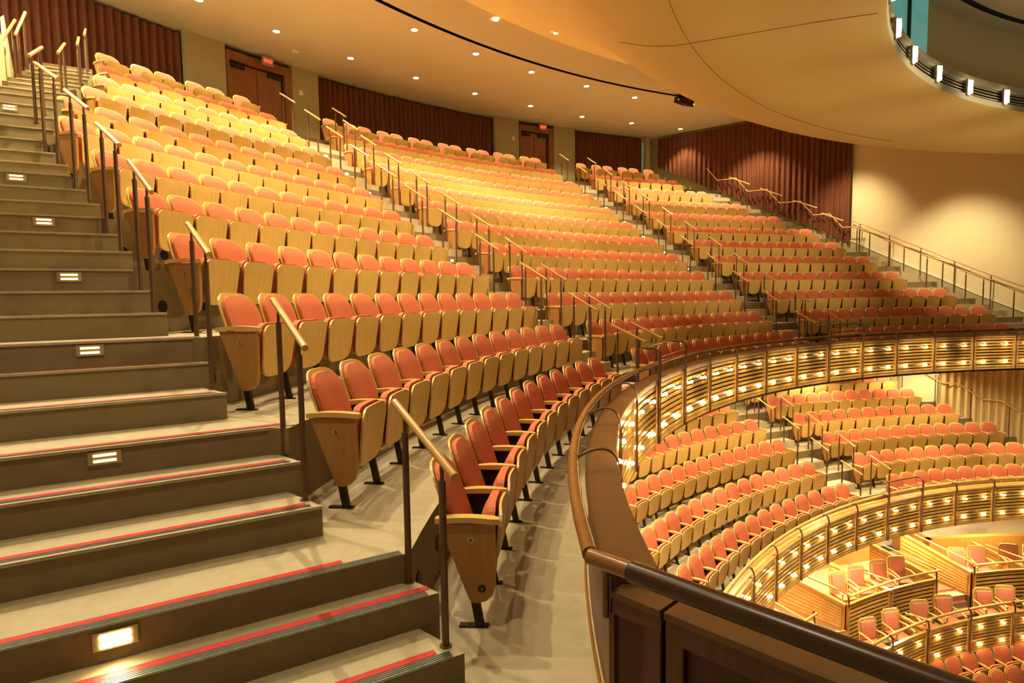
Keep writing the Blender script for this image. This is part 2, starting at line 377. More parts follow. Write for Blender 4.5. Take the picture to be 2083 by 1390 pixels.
# ------------------------------------------------------------------ balcony floors (platforms)
RF = [13.36]+[RU[k-1]+.10 for k in range(1, 12)]+[26.9]
CTH = [90.5, 88.8, 86.0, 83.6, 81.9, 79.5, 77.5, 75.6, 73.0, 70.6, 68.5, 66.8]     # where each row platform meets the near stairs
fl = MB()
for k in range(12):
    r0, r1 = RF[k], RF[k+1]+.06
    t0, t1 = CTH[k], max(wall_theta(CU, r0), wall_theta(CU, r1))
    if k == 0:
        t0 = 92.2
    poly = arc(CU, r0, t0, wall_theta(CU, r0))+arc(CU, r1, wall_theta(CU, r1), t0)
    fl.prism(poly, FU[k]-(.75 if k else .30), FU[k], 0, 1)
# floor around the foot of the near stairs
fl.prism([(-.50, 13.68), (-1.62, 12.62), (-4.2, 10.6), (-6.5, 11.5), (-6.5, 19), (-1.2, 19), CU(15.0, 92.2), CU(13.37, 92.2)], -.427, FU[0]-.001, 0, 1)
# stepped side: the lower tier floors
RFL = [13.78]+[RL[k-1]+.10 for k in range(1, 5)]+[18.45, 19.85]
FLL = FL+[-1.99]
for k in range(6):
    r0, r1 = RFL[k], RFL[k+1]+.06
    poly = arc(CL, r0, 66, wall_theta(CL, r0))+arc(CL, r1, wall_theta(CL, r1), 66)
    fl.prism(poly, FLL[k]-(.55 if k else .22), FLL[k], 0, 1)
# boxes and stalls floors
def blk(r0, r1, a, b, z, th=.5): fl.prism(arc(CL, r0, a, b)+arc(CL, r1, b, a), z-th, z, 0, 1)
blk(13.05, 14.15, 45, -12, -7.05, .35); blk(14.04, 16.9, 45, -12, -6.42, .5); blk(8.0, 13.4, 48, -14, -8.36, .3)
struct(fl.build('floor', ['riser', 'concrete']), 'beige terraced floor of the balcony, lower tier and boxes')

# ------------------------------------------------------------------ near stairs
E_ = (math.cos(R_(118)), math.sin(R_(118))); G_ = (math.cos(R_(28)), math.sin(R_(28))); S_ = (math.cos(R_(46)), math.sin(R_(46)))
def fz(n):
    k, m = divmod(n, 3)
    return FU[k]+(FU[min(k+1, 11)]-FU[k])*m/3
cor = {1: (-.12, 14.32), 2: (.12, 14.47)}
CK = {k: CU(RF[k], CTH[k]) for k in range(1, 12)}
for k in range(1, 11):
    for m in range(3):
        cor[3*k+m] = tuple(CK[k][i]+(CK[k+1][i]-CK[k][i])*m/3 for i in (0, 1))
    if k < 7:
        cor[3*k+1] = (cor[3*k+1][0]+.03, cor[3*k+1][1]+.01)
cor[33] = CK[11]
UPC = {1: (-0.146, 14.319), 2: (0.149, 14.462), 3: (0.297, 14.628), 4: (0.577, 15.183), 5: (0.902, 15.398), 6: (1.182, 15.514), 7: (1.446, 16.081), 8: (1.769, 16.342), 9: (1.881, 16.443), 10: (2.13, 16.818), 11: (2.33, 17.054), 12: (2.468, 17.256), 13: (2.885, 17.493), 14: (3.136, 17.764), 15: (3.302, 18.008), 16: (3.697, 18.249), 17: (3.93, 18.527), 18: (4.083, 18.777), 19: (4.466, 19.04), 20: (4.689, 19.336), 21: (4.862, 19.547),
       22: (5.10, 19.60), 23: (5.30, 19.72), 24: (5.52, 19.82), 25: (5.80, 19.92), 26: (6.2, 20.08), 27: (6.62, 20.26), 28: (7.05, 20.46), 29: (7.47, 20.67), 30: (7.9, 20.87), 31: (8.3, 21.08), 32: (8.72, 21.3), 33: (9.12, 21.52)}
cor.update(UPC)
FEET = {1: (-0.076, 14.415), 2: (0.285, 14.639), 4: (0.693, 15.316), 5: (1.102, 15.569), 7: (1.632, 16.261), 8: (2.021, 16.537), 10: (2.262, 16.996), 11: (2.475, 17.208), 13: (3.018, 17.669), 14: (3.27, 17.938), 16: (3.825, 18.436), 17: (4.055, 18.718), 19: (4.589, 19.235), 20: (4.81, 19.535)}
st = MB(); tapes = []
def wid(n): return 4.6 if n < 26 else .90
for n in range(1, 34):
    c = cor[n]; z = fz(n); w = wid(n)
    L = (c[0]+E_[0]*w, c[1]+E_[1]*w); dp = 1.15 if n < 33 else 5.0
    sd = S_ if n < 21 else (math.cos(R_(32)), math.sin(R_(32)))
    poly = [c, L, (L[0]+G_[0]*dp, L[1]+G_[1]*dp), (c[0]+sd[0]*dp, c[1]+sd[1]*dp)]
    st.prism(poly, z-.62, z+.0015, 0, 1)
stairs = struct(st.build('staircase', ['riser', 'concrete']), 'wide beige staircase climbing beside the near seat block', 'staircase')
for n in range(1, 33):
    c = cor[n]; z = fz(n)+.002; w = wid(n)-.1
    def off(a, b, zz=0): return (c[0]+E_[0]*a+G_[0]*b, c[1]+E_[1]*a+G_[1]*b, z+zz)
    a0 = .06 if n % 3 else .05
    a = MB()
    a.add([off(a0, .004), off(w, .004), off(w, .055), off(a0, .055), off(a0, .004, .004), off(w, .004, .004), off(w, .055, .004), off(a0, .055, .004)],
          [(4, 7, 6, 5), (0, 4, 5, 1), (2, 6, 7, 3), (0, 3, 7, 4)], 0)
    if n > 3: a.add([off(0, -.012, -.014), off(w, -.012, -.014), off(w, -.012, .004), off(0, -.012, .004), off(0, .008, .0045), off(w, .008, .0045)], [(3, 2, 1, 0), (4, 5, 2, 3)], 2)  # added lip, shaped to catch light as a bright edge line
    for q in (.014, .028, .042):
        a.add([off(a0, q, .0046), off(w, q, .0046), off(w, q+.006, .0046), off(a0, q+.006, .0046)], [(3, 2, 1, 0)], 1)
    a.build('nosing_strip', ['nosing', 'groove', 'concrete'], stairs)
    if n > 15: continue
    a1 = {1: .12, 2: .03, 3: .36}.get(n, .08)
    a = MB(); a.add([off(a1, .062), off(w, .062), off(w, .105), off(a1, .105), off(a1, .062, .003), off(w, .062, .003), off(w, .105, .003), off(a1, .105, .003)],
                    [(4, 7, 6, 5), (0, 4, 5, 1), (2, 6, 7, 3), (0, 3, 7, 4)], 0)
    a.build('red_tape_strip', ['red'], stairs)

# ------------------------------------------------------------------ aisle steps between blocks
def aisle(name, F, RFx, FX, ks, tha, thb, label, parent_strip=True, nsub=3):
    a = MB(); tp = MB()
    for k in ks:
        ta, tb = tha(k), thb(k)
        for m in range(1, nsub):
            z = FX[k-1]+(FX[k]-FX[k-1])*m/nsub
            r0 = RFx[k]-(RFx[k]-RFx[k-1])*(nsub-m)/nsub; r1 = RFx[k]+.02
            a.prism(arc(F, r0, ta, tb, 3)+arc(F, r1, tb, ta, 3), FX[k-1]-.01, z, 0, 1)
            P = arcz(F, r0+.05, ta, tb, z+.003, 3)+arcz(F, r0+.09, tb, ta, z+.003, 3)
            tp.add(P, [tuple(range(len(P)))])
    o = struct(a.build(name, ['tread_lit', 'tread_lit']), label, 'staircase')
    tp.build('red_tape_strip', ['red'], o)
def mid(blk, k, w): t = TH[blk][k]; return t[w]
def pad(k): return math.degrees(.36/RU[k])
aisle('aisle_steps', CU, RF, FU, range(1, 12), lambda k: (mid('near', k, 1)+mid('near', k-1, 1))/2-pad(k), lambda k: (mid('middle', k, 0)+mid('middle', k-1, 0))/2+pad(k)*1.0, 'beige steps of the central stairs between near and middle seat blocks')
aisle('aisle_steps', CU, RF, FU, range(1, 12), lambda k: (mid('middle', k, 1)+mid('middle', k-1, 1))/2-pad(k), lambda k: (mid('far', k, 0)+mid('far', k-1, 0))/2+pad(k), 'beige steps of the far stairs between middle and far seat blocks')
aisle('aisle_steps', CU, RF, FU, range(1, 12), lambda k: (mid('far', k, 1)+mid('far', k-1, 1))/2-pad(k), lambda k: wall_theta(CU, RF[k-1]), 'beige steps between the far seat block and the side wall')
aisle('aisle_steps', CL, RFL, FLL, range(1, 6), lambda k: 23.51+.35*k*.4-1.4, lambda k: 15.64+.6*k+1.5, 'beige steps dividing the lower tier seats', nsub=2)
aisle('aisle_steps', CL, RFL, FLL, range(2, 6), lambda k: [-9, -9, -5.4, -4.2, -2.2, 0.][k]-1.0, lambda k: wall_theta(CL, RFL[k-1]), 'beige steps beside the cream curtain in the lower tier', nsub=2)

# ------------------------------------------------------------------ short stair handrails
def handrail(label, f1, f2, h, tube_m='rail_l', ext=.13, rad=.021, rise=None, group=None):
    """f1 lower foot, f2 upper foot (x,y,z)"""
    t = thing('stair_handrail', label, 'handrail', f1, 0, group)
    a = Vector((0, 0, 0)); b = Vector(f2)-Vector(f1)
    d = (b-a); dn = d.normalized()
    top0 = a+Vector((0, 0, h)); top1 = b+Vector((0, 0, h))
    hd = Vector((d.x, d.y, 0)).normalized()
    m = MB(); m.tube([top0-dn*ext, top1+dn*ext], rad, 12); m.build('rail', tube_m, t)
    for q in (a, b):
        m = MB(); m.tube([q, q+Vector((0, 0, h-.10))], .0185, 10); m.tube([q+Vector((0, 0, h-.11)), q+Vector((0, 0, h-.01))], .010, 8)
        m.disc(q, (0, 0, 1), .032, .006, 12); m.build('post', 'post', t)
for k in range(0, 11):
    n1, n2 = 3*k+1, 3*k+2
    p1 = (*FEET.get(n1, cor[n1]), fz(n1)+.001); p2 = (*FEET.get(n2, cor[n2]), fz(n2)+.001)
    if k >= 7:
        c1, c2 = {7: ((4.81, 19.62), (5.16, 19.76)), 8: ((6.19, 20.19), (6.5, 20.33)), 9: ((7.42, 20.70), (7.74, 20.88)), 10: ((8.5, 21.24), (8.84, 21.43))}[k]
        p1 = (*c1, p1[2]); p2 = (*c2, p2[2])
    handrail(f'wooden handrail on two posts, {ORD[k]} from the bottom of the near stairs', p1, p2, [.95, 1.0, 1.06, 1.07, 1.06, 1.07, 1.07, .82, .80, .80, .80][k], ext=.14, group='near stair handrails')
handrail('wooden handrail at the far left edge, nearer of the two by the bright drape', (6.84, 21.44, 5.0), (7.03, 21.42, 5.30), .80, ext=.12, group='left wall stair handrails')
handrail('wooden handrail at the far left edge, farther of the two by the bright drape', (6.98, 21.31, 5.2), (7.20, 21.36, 5.50), .80, ext=.12, group='left wall stair handrails')
def arail(F, RFx, FX, k, deg, label, group, ns=3, h=1.03, fr=(1/3., 2/3.)):
    pts = []
    for m in (1, 2):
        if ns == 3: r = RFx[k]-(RFx[k]-RFx[k-1])*(3-m)/3+.10; z = FX[k-1]+(FX[k]-FX[k-1])*m/3
        else:
            r = RFx[k]-(RFx[k]-RFx[k-1])/2+.08 if m == 1 else RFx[k]+.10; z = FX[k-1]+(FX[k]-FX[k-1])/2 if m == 1 else FX[k]
        x, y = F(r, deg); pts.append((x, y, z+.001))
    handrail(label, pts[0], pts[1], h, ext=.13 if ns == 3 else .05, group=group)
for k in range(1, 12):
    dl = (mid('near', k, 1)+mid('near', k-1, 1))/2-pad(k)-.15; dr = (mid('middle', k, 0)+mid('middle', k-1, 0))/2+pad(k)+.15
    arail(CU, RF, FU, k, dl, f'short handrail at left edge of the central stairs, {ORD[k-1]} from the bottom', 'central stair handrails, left')
    arail(CU, RF, FU, k, dr, f'short handrail at right edge of the central stairs, {ORD[k-1]} from the bottom', 'central stair handrails, right')
    dl = (mid('middle', k, 1)+mid('middle', k-1, 1))/2-pad(k)-.15; dr = (mid('far', k, 0)+mid('far', k-1, 0))/2+pad(k)+.15
    arail(CU, RF, FU, k, dl, f'short handrail at left edge of the far stairs, {ORD[k-1]} from the bottom', 'far stair handrails, left')
    arail(CU, RF, FU, k, dr, f'short handrail at right edge of the far stairs, {ORD[k-1]} from the bottom', 'far stair handrails, right')
for k in range(1, 6):
    arail(CL, RFL, FLL, k, 23.51+.14*k-1.5, f'short handrail left of the lower tier steps, {ORD[k-1]} from the bottom', 'lower tier handrails, left', 2)
    arail(CL, RFL, FLL, k, 15.64+.6*k+1.5, f'short handrail right of the lower tier steps, {ORD[k-1]} from the bottom', 'lower tier handrails, right', 2)

# ------------------------------------------------------------------ side wall handrails
def along(s0, off):                     # point on the side wall, s metres from W0
    l1 = math.dist(W0, W1)
    a, b, s = (W0, W1, s0) if s0 < l1 else (W1, W2, s0-l1)
    l = math.dist(a, b); dx, dy = (b[0]-a[0])/l, (b[1]-a[1])/l
    return (a[0]+dx*s-dy*off, a[1]+dy*s+dx*off)
def s_at_r(r):
    lo, hi = 0, 17.3
    for _ in range(40):
        m = (lo+hi)/2; x, y = along(m, .0); t = math.atan2(y, x)
        if math.hypot(x, y)/shp(SHU, t) > r: hi = m
        else: lo = m
    return lo
t = thing('wall_handrail', 'long sloping handrail running down the plain beige side wall', 'handrail', (*along(s_at_r(RF[0]), .15), 0))
o0 = Vector(t.location)
def V(s, off, z): x, y = along(s, off); return Vector((x, y, z))-o0
sA, sB = s_at_r(13.6), s_at_r(RF[6]+.5)
def zs(s): 
    x, y = along(s, 0); r = math.hypot(x, y)/shp(SHU, math.atan2(y, x)); k = max(0, min(10, sum(1 for q in RF[1:12] if q < r)))
    r0, r1 = RF[k], RF[k+1]; return FU[k]+(FU[k+1]-FU[k])*(r-r0)/(r1-r0) if k < 11 else FU[11]
m = MB(); m.tube([V(sA+(sB-sA)*i/14, .15, zs(sA+(sB-sA)*i/14)+.92) for i in range(15)], .022, 10); m.build('rail', 'rail_l', t)
for i in range(8):
    s = sA+.3+(sB-sA-.6)*i/7
    m = MB(); m.tube([V(s, .15, zs(s)-.25), V(s, .15, zs(s)+.91)], .017, 8); m.build('post', 'post', t)
t = thing('wall_handrail', 'zigzag handrail climbing in front of the russet side curtain', 'handrail', (*along(s_at_r(RF[7]), .3), 0)); o0 = Vector(t.location)
m = MB(); pts = []
for k in range(6, 11):
    s1, s2 = s_at_r(RF[k]+.15), s_at_r(RF[k+1]-.25); s0 = s_at_r(RF[k]-.3)
    pts += [V(s0+.5, .3, FU[k]+.93), V(s2, .3, FU[k]+.95), V(s2+.45, .3, FU[k+1]+.90)]
pts = [p for p in pts]
m.tube(pts, .020, 8); m.build('rail', 'rail_l', t)
for k in range(6, 11):
    for q in (.2, .75):
        s = s_at_r(RF[k]+(RF[k+1]-RF[k])*q)
        m = MB(); m.tube([V(s, .3, FU[k]-.2), V(s, .3, FU[k]+.93)], .016, 8); m.build('post', 'post', t)
for k in range(1, 11):
    s = s_at_r(RF[k]-.28)
    s2 = s_at_r(RF[k]+.10)
    p1 = (*along(s, .75), FU[k-1]+.38); p2 = (*along(s2, .75), FU[k])
    handrail(f'short handrail beside the side wall aisle, {ORD[k-1]} from the bottom', p1, p2, .85, ext=.2, group='side aisle handrails')
# lower side handrail by the cream curtain
t = thing('wall_handrail', 'pale handrail descending in front of the cream curtain below the balcony', 'handrail', (*along(6.0, .3), 0)); o0 = Vector(t.location)
m = MB(); pts = []
for i in range(5):
    s = 2.2+i*1.15; z = -3.5+i*.42
    pts += [V(s, .35, z+.95), V(s+.5, .35, z+.95), V(s+.52, .35, z+.97)]
m.tube(pts, .02, 8); m.build('rail', 'rail_l', t)
for i in range(6):
    s = 2.3+i*1.0; z = -3.45+i*.37
    m = MB(); m.tube([V(s, .35, z-.4), V(s, .35, z+.92)], .016, 8); m.build('post', 'post', t)

# ------------------------------------------------------------------ balcony front panels
def bay(F, r, a, b, z0, z1, label, group, nsl=10, lamps=True, out=-1, rail_r=None, rail_z=None, th=.03, cat='panel'):
    """slatted bay between two angles, facing the stage"""
    cx, cy = F(r, (a+b)/2)
    t = thing('balcony_front_panel', label, cat, (cx, cy, z0), 0, group)
    def P(rr, d, z): x, y = F(rr, d); return (x-cx, y-cy, z-z0)
    n = 6
    def board(m, za, zb, ra, rb, aa, bb, nn=n, mi=0):
        fr = []
        for i in range(nn+1):
            d = aa+(bb-aa)*i/nn
            fr.append([P(ra, d, za), P(ra, d, zb), P(rb, d, zb), P(rb, d, za), P(ra, d, za)])
        m.strip(fr, mi); m.add(fr[0][:4], [(0, 1, 2, 3)], mi); m.add(fr[-1][:4], [(3, 2, 1, 0)], mi)
    g = (a-b)*.012; sw = (a-b)*.05
    m = MB(); board(m, z1-.045, z1, r-.01, r+.06, a-g, b+g); board(m, z0, z0+.045, r-.01, r+.06, a-g, b+g)
    board(m, z0+.045, z1-.045, r-.01, r+.05, a-g, a-sw, 1); board(m, z0+.045, z1-.045, r-.01, r+.05, b+sw, b+g, 1)
    m.build('frame', 'slat', t)
    m = MB(); board(m, z0+.04, z1-.04, r+.075, r+.095, a-g, b+g); m.build('backing', 'back', t)
    m = MB(); H = z1-z0-.09
    for i in range(nsl):
        zc = z0+.045+H*(i+.5)/nsl; hh = H/nsl*.30
        board(m, zc-hh, zc+hh, r, r+.03, a-sw, b+sw)
    m.build('slats', 'slat', t)
    if lamps:
        for v in (.26, .77):
            for u in (.25, .77):
                d = a+(b-a)*u; m = MB(); c = P(r-.03, d, z1-(z1-z0)*v); m.ball(c, .026, 0, 10)
                e = P(r+.05, d, z1-(z1-z0)*v); m.tube([c, e], .010, 6); m.build('lamp', 'bulb', t)
    return t
def bracket(F, r, d, z0, z1, rr, rz_, parent, o):
    m = MB(); P = lambda q, z: Vector((*F(q, d), z))-o
    m.tube([P(r-.03, z0), P(r-.03, z1-.02)], .014, 8)
    a_, b_ = Vector((*F(r, d-.3), 0)), Vector((*F(r, d+.3), 0)); tn = (b_-a_).normalized()*.024
    c = [(r-.03, z1-.03), (r-.03, rz_+.06), (r+.10, rz_+.10), (rr-.02, rz_-.02)]; rows = []
    ra = F(r, d); rb = F(r+.1, d); n_ = nrm(F, r, d)
    for i in range(11):
        t = i/10; w_ = [(1-t)**3, 3*t*(1-t)**2, 3*t*t*(1-t), t**3]
        q = sum(w_[j]*c[j][0] for j in range(4)); z = sum(w_[j]*c[j][1] for j in range(4))
        t2 = t+.01; w2 = [(1-t2)**3, 3*t2*(1-t2)**2, 3*t2*t2*(1-t2), t2**3]
        dq = sum(w2[j]*c[j][0] for j in range(4))-q; dz = sum(w2[j]*c[j][1] for j in range(4))-z; l = math.hypot(dq, dz) or 1
        p = P(q, z); k_ = Vector((n_[0]*-dz/l, n_[1]*-dz/l, dq/l))*.006
        rows.append([p-tn-k_, p-tn+k_, p+tn+k_, p+tn-k_, p-tn-k_])
    m.strip(rows); m.build('rail_bracket', 'post', parent)
def rail_run(F, r, a, b, z, rad, label, m_, brackets=None, name='balcony_rail'):
    x, y = F(r, (a+b)/2); o = Vector((x, y, z)); t = thing(name, label, 'rail', (x, y, z))
    m = MB(); m.tube([Vector((*p, z))-o for p in arc(F, r, a, b, max(8, int(abs(a-b)/1.5)))], rad, 14); m.build('rail', m_, t)
    if brackets:
        for d in brackets['d']: bracket(F, brackets['r'], d, brackets['z0'], brackets['z1'], r, z, t, o)
    return t, o
UP = [91.6, 85.0, 78.4, 71.2, 64.5, 58.0, 52.1, 46.3, 40.2, 34.2, 28.2, 22.2, 16.3, 10.3, 4.4, -1.5, -7.4]
for i in range(len(UP)-1):
    bay(CU, 13.2, UP[i], UP[i+1], -.37, .54, f'slatted wood balcony front with four bulbs, {ORD[i]} bay from the near corner', 'upper balcony front bays')
rail_run(CU, 13.5, 91.9, -9.5, .68, .036, 'round wooden rail curving along the upper balcony front', 'rail', dict(d=UP[1:-1], r=13.2, z0=-.37, z1=.54))
# inner parapet of the upper balcony: ledge and low wall
m = MB(); A = arc(CU, 13.185, 91.6, -9.5); B = arc(CU, 13.42, 91.6, -9.5)
def shell(m, A, B, z0, z1, mi=0):
    rows = [[(a[0], a[1], z0), (a[0], a[1], z1), (b[0], b[1], z1), (b[0], b[1], z0), (a[0], a[1], z0)] for a, b in zip(A, B)]
    m.strip(rows, mi); m.add(rows[0][:4], [(0, 1, 2, 3)], mi); m.add(rows[-1][:4], [(3, 2, 1, 0)], mi)
shell(m, A, B, .542, .57); t = tag(m.build('balcony_ledge', 'ledge'), 'flat wooden ledge capping the curved upper balcony parapet', 'ledge')
m = MB(); shell(m, arc(CU, 13.31, 91.6, -9.5), arc(CU, 13.40, 91.6, -9.5), -.127, .542); struct(m.build('wall_balcony', 'frame'), 'wood-faced low wall behind the balcony front')
m = MB(); m.tube([(*p, -.115) for p in arc(CU, 13.42, 92, -9.5)], .014, 8); struct(m.build('trim_1', 'rail'), 'thin wooden trim where balcony floor meets parapet')
LP = [60.5, 54.2, 48.7, 43.3, 38.0, 32.7, 27.4, 22.1, 16.7, 11.6, 6.4, 1.2, -4.0, -9.2]
for i in range(len(LP)-1):
    bay(CL, 13.66, LP[i], LP[i+1], -4.27, -3.34, f'slatted wood front of the lower tier with bulbs, {ORD[i]} bay from its left end', 'lower tier front bays')
rail_run(CL, 13.8, 62, -11, -3.20, .034, 'pale round rail curving along the lower tier front', 'rail_l', dict(d=LP[1:-1], r=13.66, z0=-4.27, z1=-3.34))
m = MB(); shell(m, arc(CL, 13.74, 62, -11), arc(CL, 13.95, 62, -11), -3.40, -3.36); tag(m.build('balcony_ledge', 'slat'), 'wooden ledge behind the lower tier front', 'ledge')
m = MB(); shell(m, arc(CL, 13.78, 62, -11), arc(CL, 13.86, 62, -11), -4.03, -3.40); struct(m.build('wall_tier', 'frame'), 'low wall behind the lower tier front')

# raised guards at the foot of the stairs
def guard(F, r, a, b, z0, ztop, rail_r, label):
    x, y = F(r, (a+b)/2); o = Vector((x, y, z0)); t = thing('guard_rail', label, 'guard rail', (x, y, z0))
    P = lambda q, d, z: Vector((*F(q, d), z))-o
    for d in (a, b):
        m = MB(); m.tube([P(r-.03, d, z0), P(r-.03, d, ztop-.07), P(r+.03, d, ztop), P(rail_r, d, ztop+.01)], .022, 8); m.build('post', 'post', t)
    m = MB(); m.tube([P(rail_r, a+(b-a)*i/4, ztop+.01) for i in range(5)], .026, 10); m.build('top_rail', 'rail', t)
    for zz in (.32, .62):
        m = MB(); m.tube([P(r-.03, a+(b-a)*i/4, .68+(z0+.91-.54)+(ztop-(z0+1.05))*zz) for i in range(5)], .006, 6); m.build('rod', 'rail_l', t)
guard(CU, 13.2, 64.5, 58.0, -.37, 1.02, 13.42, 'raised guard rail at the foot of the central stairs')
guard(CU, 13.2, 28.2, 22.2, -.37, .98, 13.42, 'raised guard rail at the foot of the far stairs')
guard(CL, 13.66, 22.1, 16.7, -4.27, -2.90, 13.8, 'raised guard rail at the foot of the lower tier steps')

# ------------------------------------------------------------------ side parapet next to the camera
c0 = (-.49, 13.74); dr = (math.cos(R_(222.5)), math.sin(R_(222.5))); nr = (dr[1]*-1, dr[0])   # nr points away from the camera side? fixed below
nr = (math.cos(R_(312.5)), math.sin(R_(312.5)))
t = thing('side_rail', 'thick dark round rail turning the corner at lower right', 'rail', (*c0, .68)); o0 = Vector((*c0, .68))
def Q(s, n, z): return Vector((c0[0]+dr[0]*s+nr[0]*n, c0[1]+dr[1]*s+nr[1]*n, z))
m = MB(); m.tube([Q(-.02, 0, .68)-o0, Q(.185, 0, .68)-o0], .036, 16); m.build('corner_rail', 'rail', t)
m = MB(); m.tube([Q(.185, 0, .68)-o0, Q(.195, 0, .68)-o0], .037, 16); m.build('joint_ring', 'black', t)
m = MB(); m.tube([Q(.195, 0, .68)-o0, Q(3.4, 0, .68)-o0], .044, 18); m.build('long_rail', 'rail_d', t)
m = MB(); m.tube([Q(-.02, .12, .36)-o0, Q(-.02, .12, .55)-o0, Q(-.0, .08, .66)-o0, Q(.02, 0, .67)-o0], .016, 8); m.build('rail_bracket', 'post', t)
pt = thing('side_parapet', 'dark wood panelled parapet under the thick side rail', 'parapet', (*c0, -.127)); o0 = Vector((*c0, -.127))
def pb(nm, s0, s1, n0, n1, z0, z1, mm):
    m = MB(); v = []
    for z in (z0, z1):
        for s, n in ((s0, n0), (s1, n0), (s1, n1), (s0, n1)): v.append(Q(s, n, z)-o0)
    m.add(v, [(0, 1, 2, 3), (7, 6, 5, 4), (0, 4, 5, 1), (1, 5, 6, 2), (2, 6, 7, 3), (3, 7, 4, 0)])
    bm = m.build(nm, mm, pt); return bm
N0 = .10
pb('cap', .02, .265, N0, N0+.24, .47, .50, 'ledge'); pb('cap', .285, 3.4, N0, N0+.24, .47, .50, 'ledge')
pb('fascia', .02, .265, N0+.01, N0+.03, .395, .468, 'frame'); pb('stile', .18, .262, N0+.012, N0+.03, -.127, .395, 'frame')
pb('stile', .0, .028, N0+.012, N0+.03, -.127, .395, 'frame')
pb('recessed_panel', .028, .18, N0+.03, N0+.04, -.0, .395, 'panel'); pb('bottom_rail', .028, .18, N0+.012, N0+.03, -.127, .0, 'frame')
pb('gap', .262, .29, N0+.05, N0+.12, -.127, .47, 'black')
pb('fascia', .288, 3.4, N0+.01, N0+.03, .375, .468, 'frame'); pb('stile', .288, .365, N0+.012, N0+.03, -.127, .375, 'frame')
pb('recessed_panel', .365, 3.4, N0+.045, N0+.055, -.127, .375, 'panel')
pb('core', .0, 3.4, N0+.06, N0+.22, -.127, .465, 'panel')

# ------------------------------------------------------------------ boxes (loges) below
for i, (a, b) in enumerate(((39.2, 32.5), (32.3, 25.8), (25.7, 19.4), (19.3, 12.7), (12.6, 6.4), (6.3, 0.1), (0.0, -6.2))):
    bay(CL, 12.95, a, b, -7.28, -6.38, f'slatted wood front of the boxes with bulbs, {ORD[i]} bay from its left end', 'box front bays')
rail_run(CL, 13.02, 40, -8, -6.16, .032, 'pale round rail along the curved box front', 'rail_l', dict(d=[39.2, 32.4, 25.75, 19.35, 12.65, 6.35, .05, -6.1], r=12.95, z0=-7.28, z1=-6.38))
for i, (a, b, who) in enumerate(((37.5, 32.3, 'far left'), (26.4, 19.3, 'centre left'), (19.2, 12.4, 'centre right'), (7.2, .2, 'right'), (.1, -6.5, 'rightmost'))):
    bay(CL, 13.95, a, b, -7.03, -5.80, f'slatted wood divider between box rows, {who} section', 'box row dividers', 11, False)
for a, b, who in ((38, 32.4, 'left'), (26.6, 12.3, 'centre'), (7.4, -7, 'right')):
    rail_run(CL, 13.9, a, b, -5.55, .030, f'pale round rail above the {who} divider of the box rows', 'rail_l', dict(d=[a-.2, b+.2], r=13.95, z0=-5.8, z1=-5.8), 'box_rail')
def partition(deg, r0, r1, z0, za, zb, label, skew=0.0, group=None):
    t = thing('box_partition', label, 'partition', (*CL(r0, deg), z0), 0, group); o = Vector(t.location)
    A = Vector((*CL(r0, deg), 0)); B = Vector((*CL(r1, deg+skew), 0)); d = (B-A).normalized(); n = Vector((-d.y, d.x, 0))*.035
    def quadbox(m, a0, a1, zl0, zh0, zl1, zh1, w=1.0, mi=0):
        P0, P1 = A+(B-A)*a0, A+(B-A)*a1; N = n*w; v = []
        for P, zl, zh in ((P0, zl0, zh0), (P1, zl1, zh1)):
            for s_, z in ((-1, zl), (1, zl), (1, zh), (-1, zh)): v.append(Vector((P.x+N.x*s_, P.y+N.y*s_, z))-o)
        m.add(v, [(0, 1, 2, 3), (7, 6, 5, 4), (0, 4, 5, 1), (1, 5, 6, 2), (2, 6, 7, 3), (3, 7, 4, 0)], mi)
    m = MB(); quadbox(m, 0, 1, z0, za, z0, zb, .5); m.build('board', 'wood_w', t)
    m = MB()
    for i in range(7):
        q = .12+.8*i/7; quadbox(m, .03, .97, z0+(za-z0)*q, z0+(za-z0)*(q+.07), z0+(zb-z0)*q, z0+(zb-z0)*(q+.07), 1.0)
    m.build('slats', 'slat', t)
    m = MB(); quadbox(m, -.01, 1.01, za, za+.05, zb, zb+.05, 1.4); m.build('cap', 'slat', t)
    m = MB(); m.tube([A+Vector((0, 0, za+.3))-o-d*.12, B+Vector((0, 0, zb+.12))-o-d*.4], .02, 8); m.build('rail', 'rail_l', t)
partition(26.9, 13.95, 15.9, -6.42, -5.78, -5.40, 'slatted partition left of the centre rear boxes', 1.5)
partition(7.6, 13.95, 15.9, -6.42, -5.78, -5.40, 'slatted partition left of the right rear boxes', 1.5)
partition(12.2, 13.95, 15.9, -6.42, -5.85, -5.6, 'slatted partition right of the centre rear boxes', 1.0)
partition(19.3, 13.95, 15.6, -6.42, -5.85, -5.75, 'low partition between the centre rear boxes', .9)
partition(.15, 13.95, 15.6, -6.42, -5.85, -5.75, 'low partition inside the right rear boxes', .9)
partition(32.2, 12.95, 15.4, -7.05, -6.3, -5.7, 'slatted partition at the left end of the front boxes', 1.2)
partition(19.3, 13.0, 13.9, -7.05, -6.40, -6.30, 'low partition between the front boxes on the left', .6)
# stairs between the boxes
m = MB()
for i in range(4):
    m.prism(arc(CL, 13.3+.33*i, 11.8, 7.8, 3)+arc(CL, 15.0, 7.8, 11.8, 3), -7.06, -7.05+.16*(i+1)); 
o = struct(m.build('box_steps', ['riser']), 'few steps between the two groups of boxes', 'steps')
m = MB()
for i in range(4): 
    P = arcz(CL, 13.33+.33*i, 11.7, 7.9, -7.045+.16*(i+1), 3)+arcz(CL, 13.38+.33*i, 7.9, 11.7, -7.045+.16*(i+1), 3); m.add(P, [tuple(range(len(P)))])
m.build('red_tape_strip', ['red'], o)
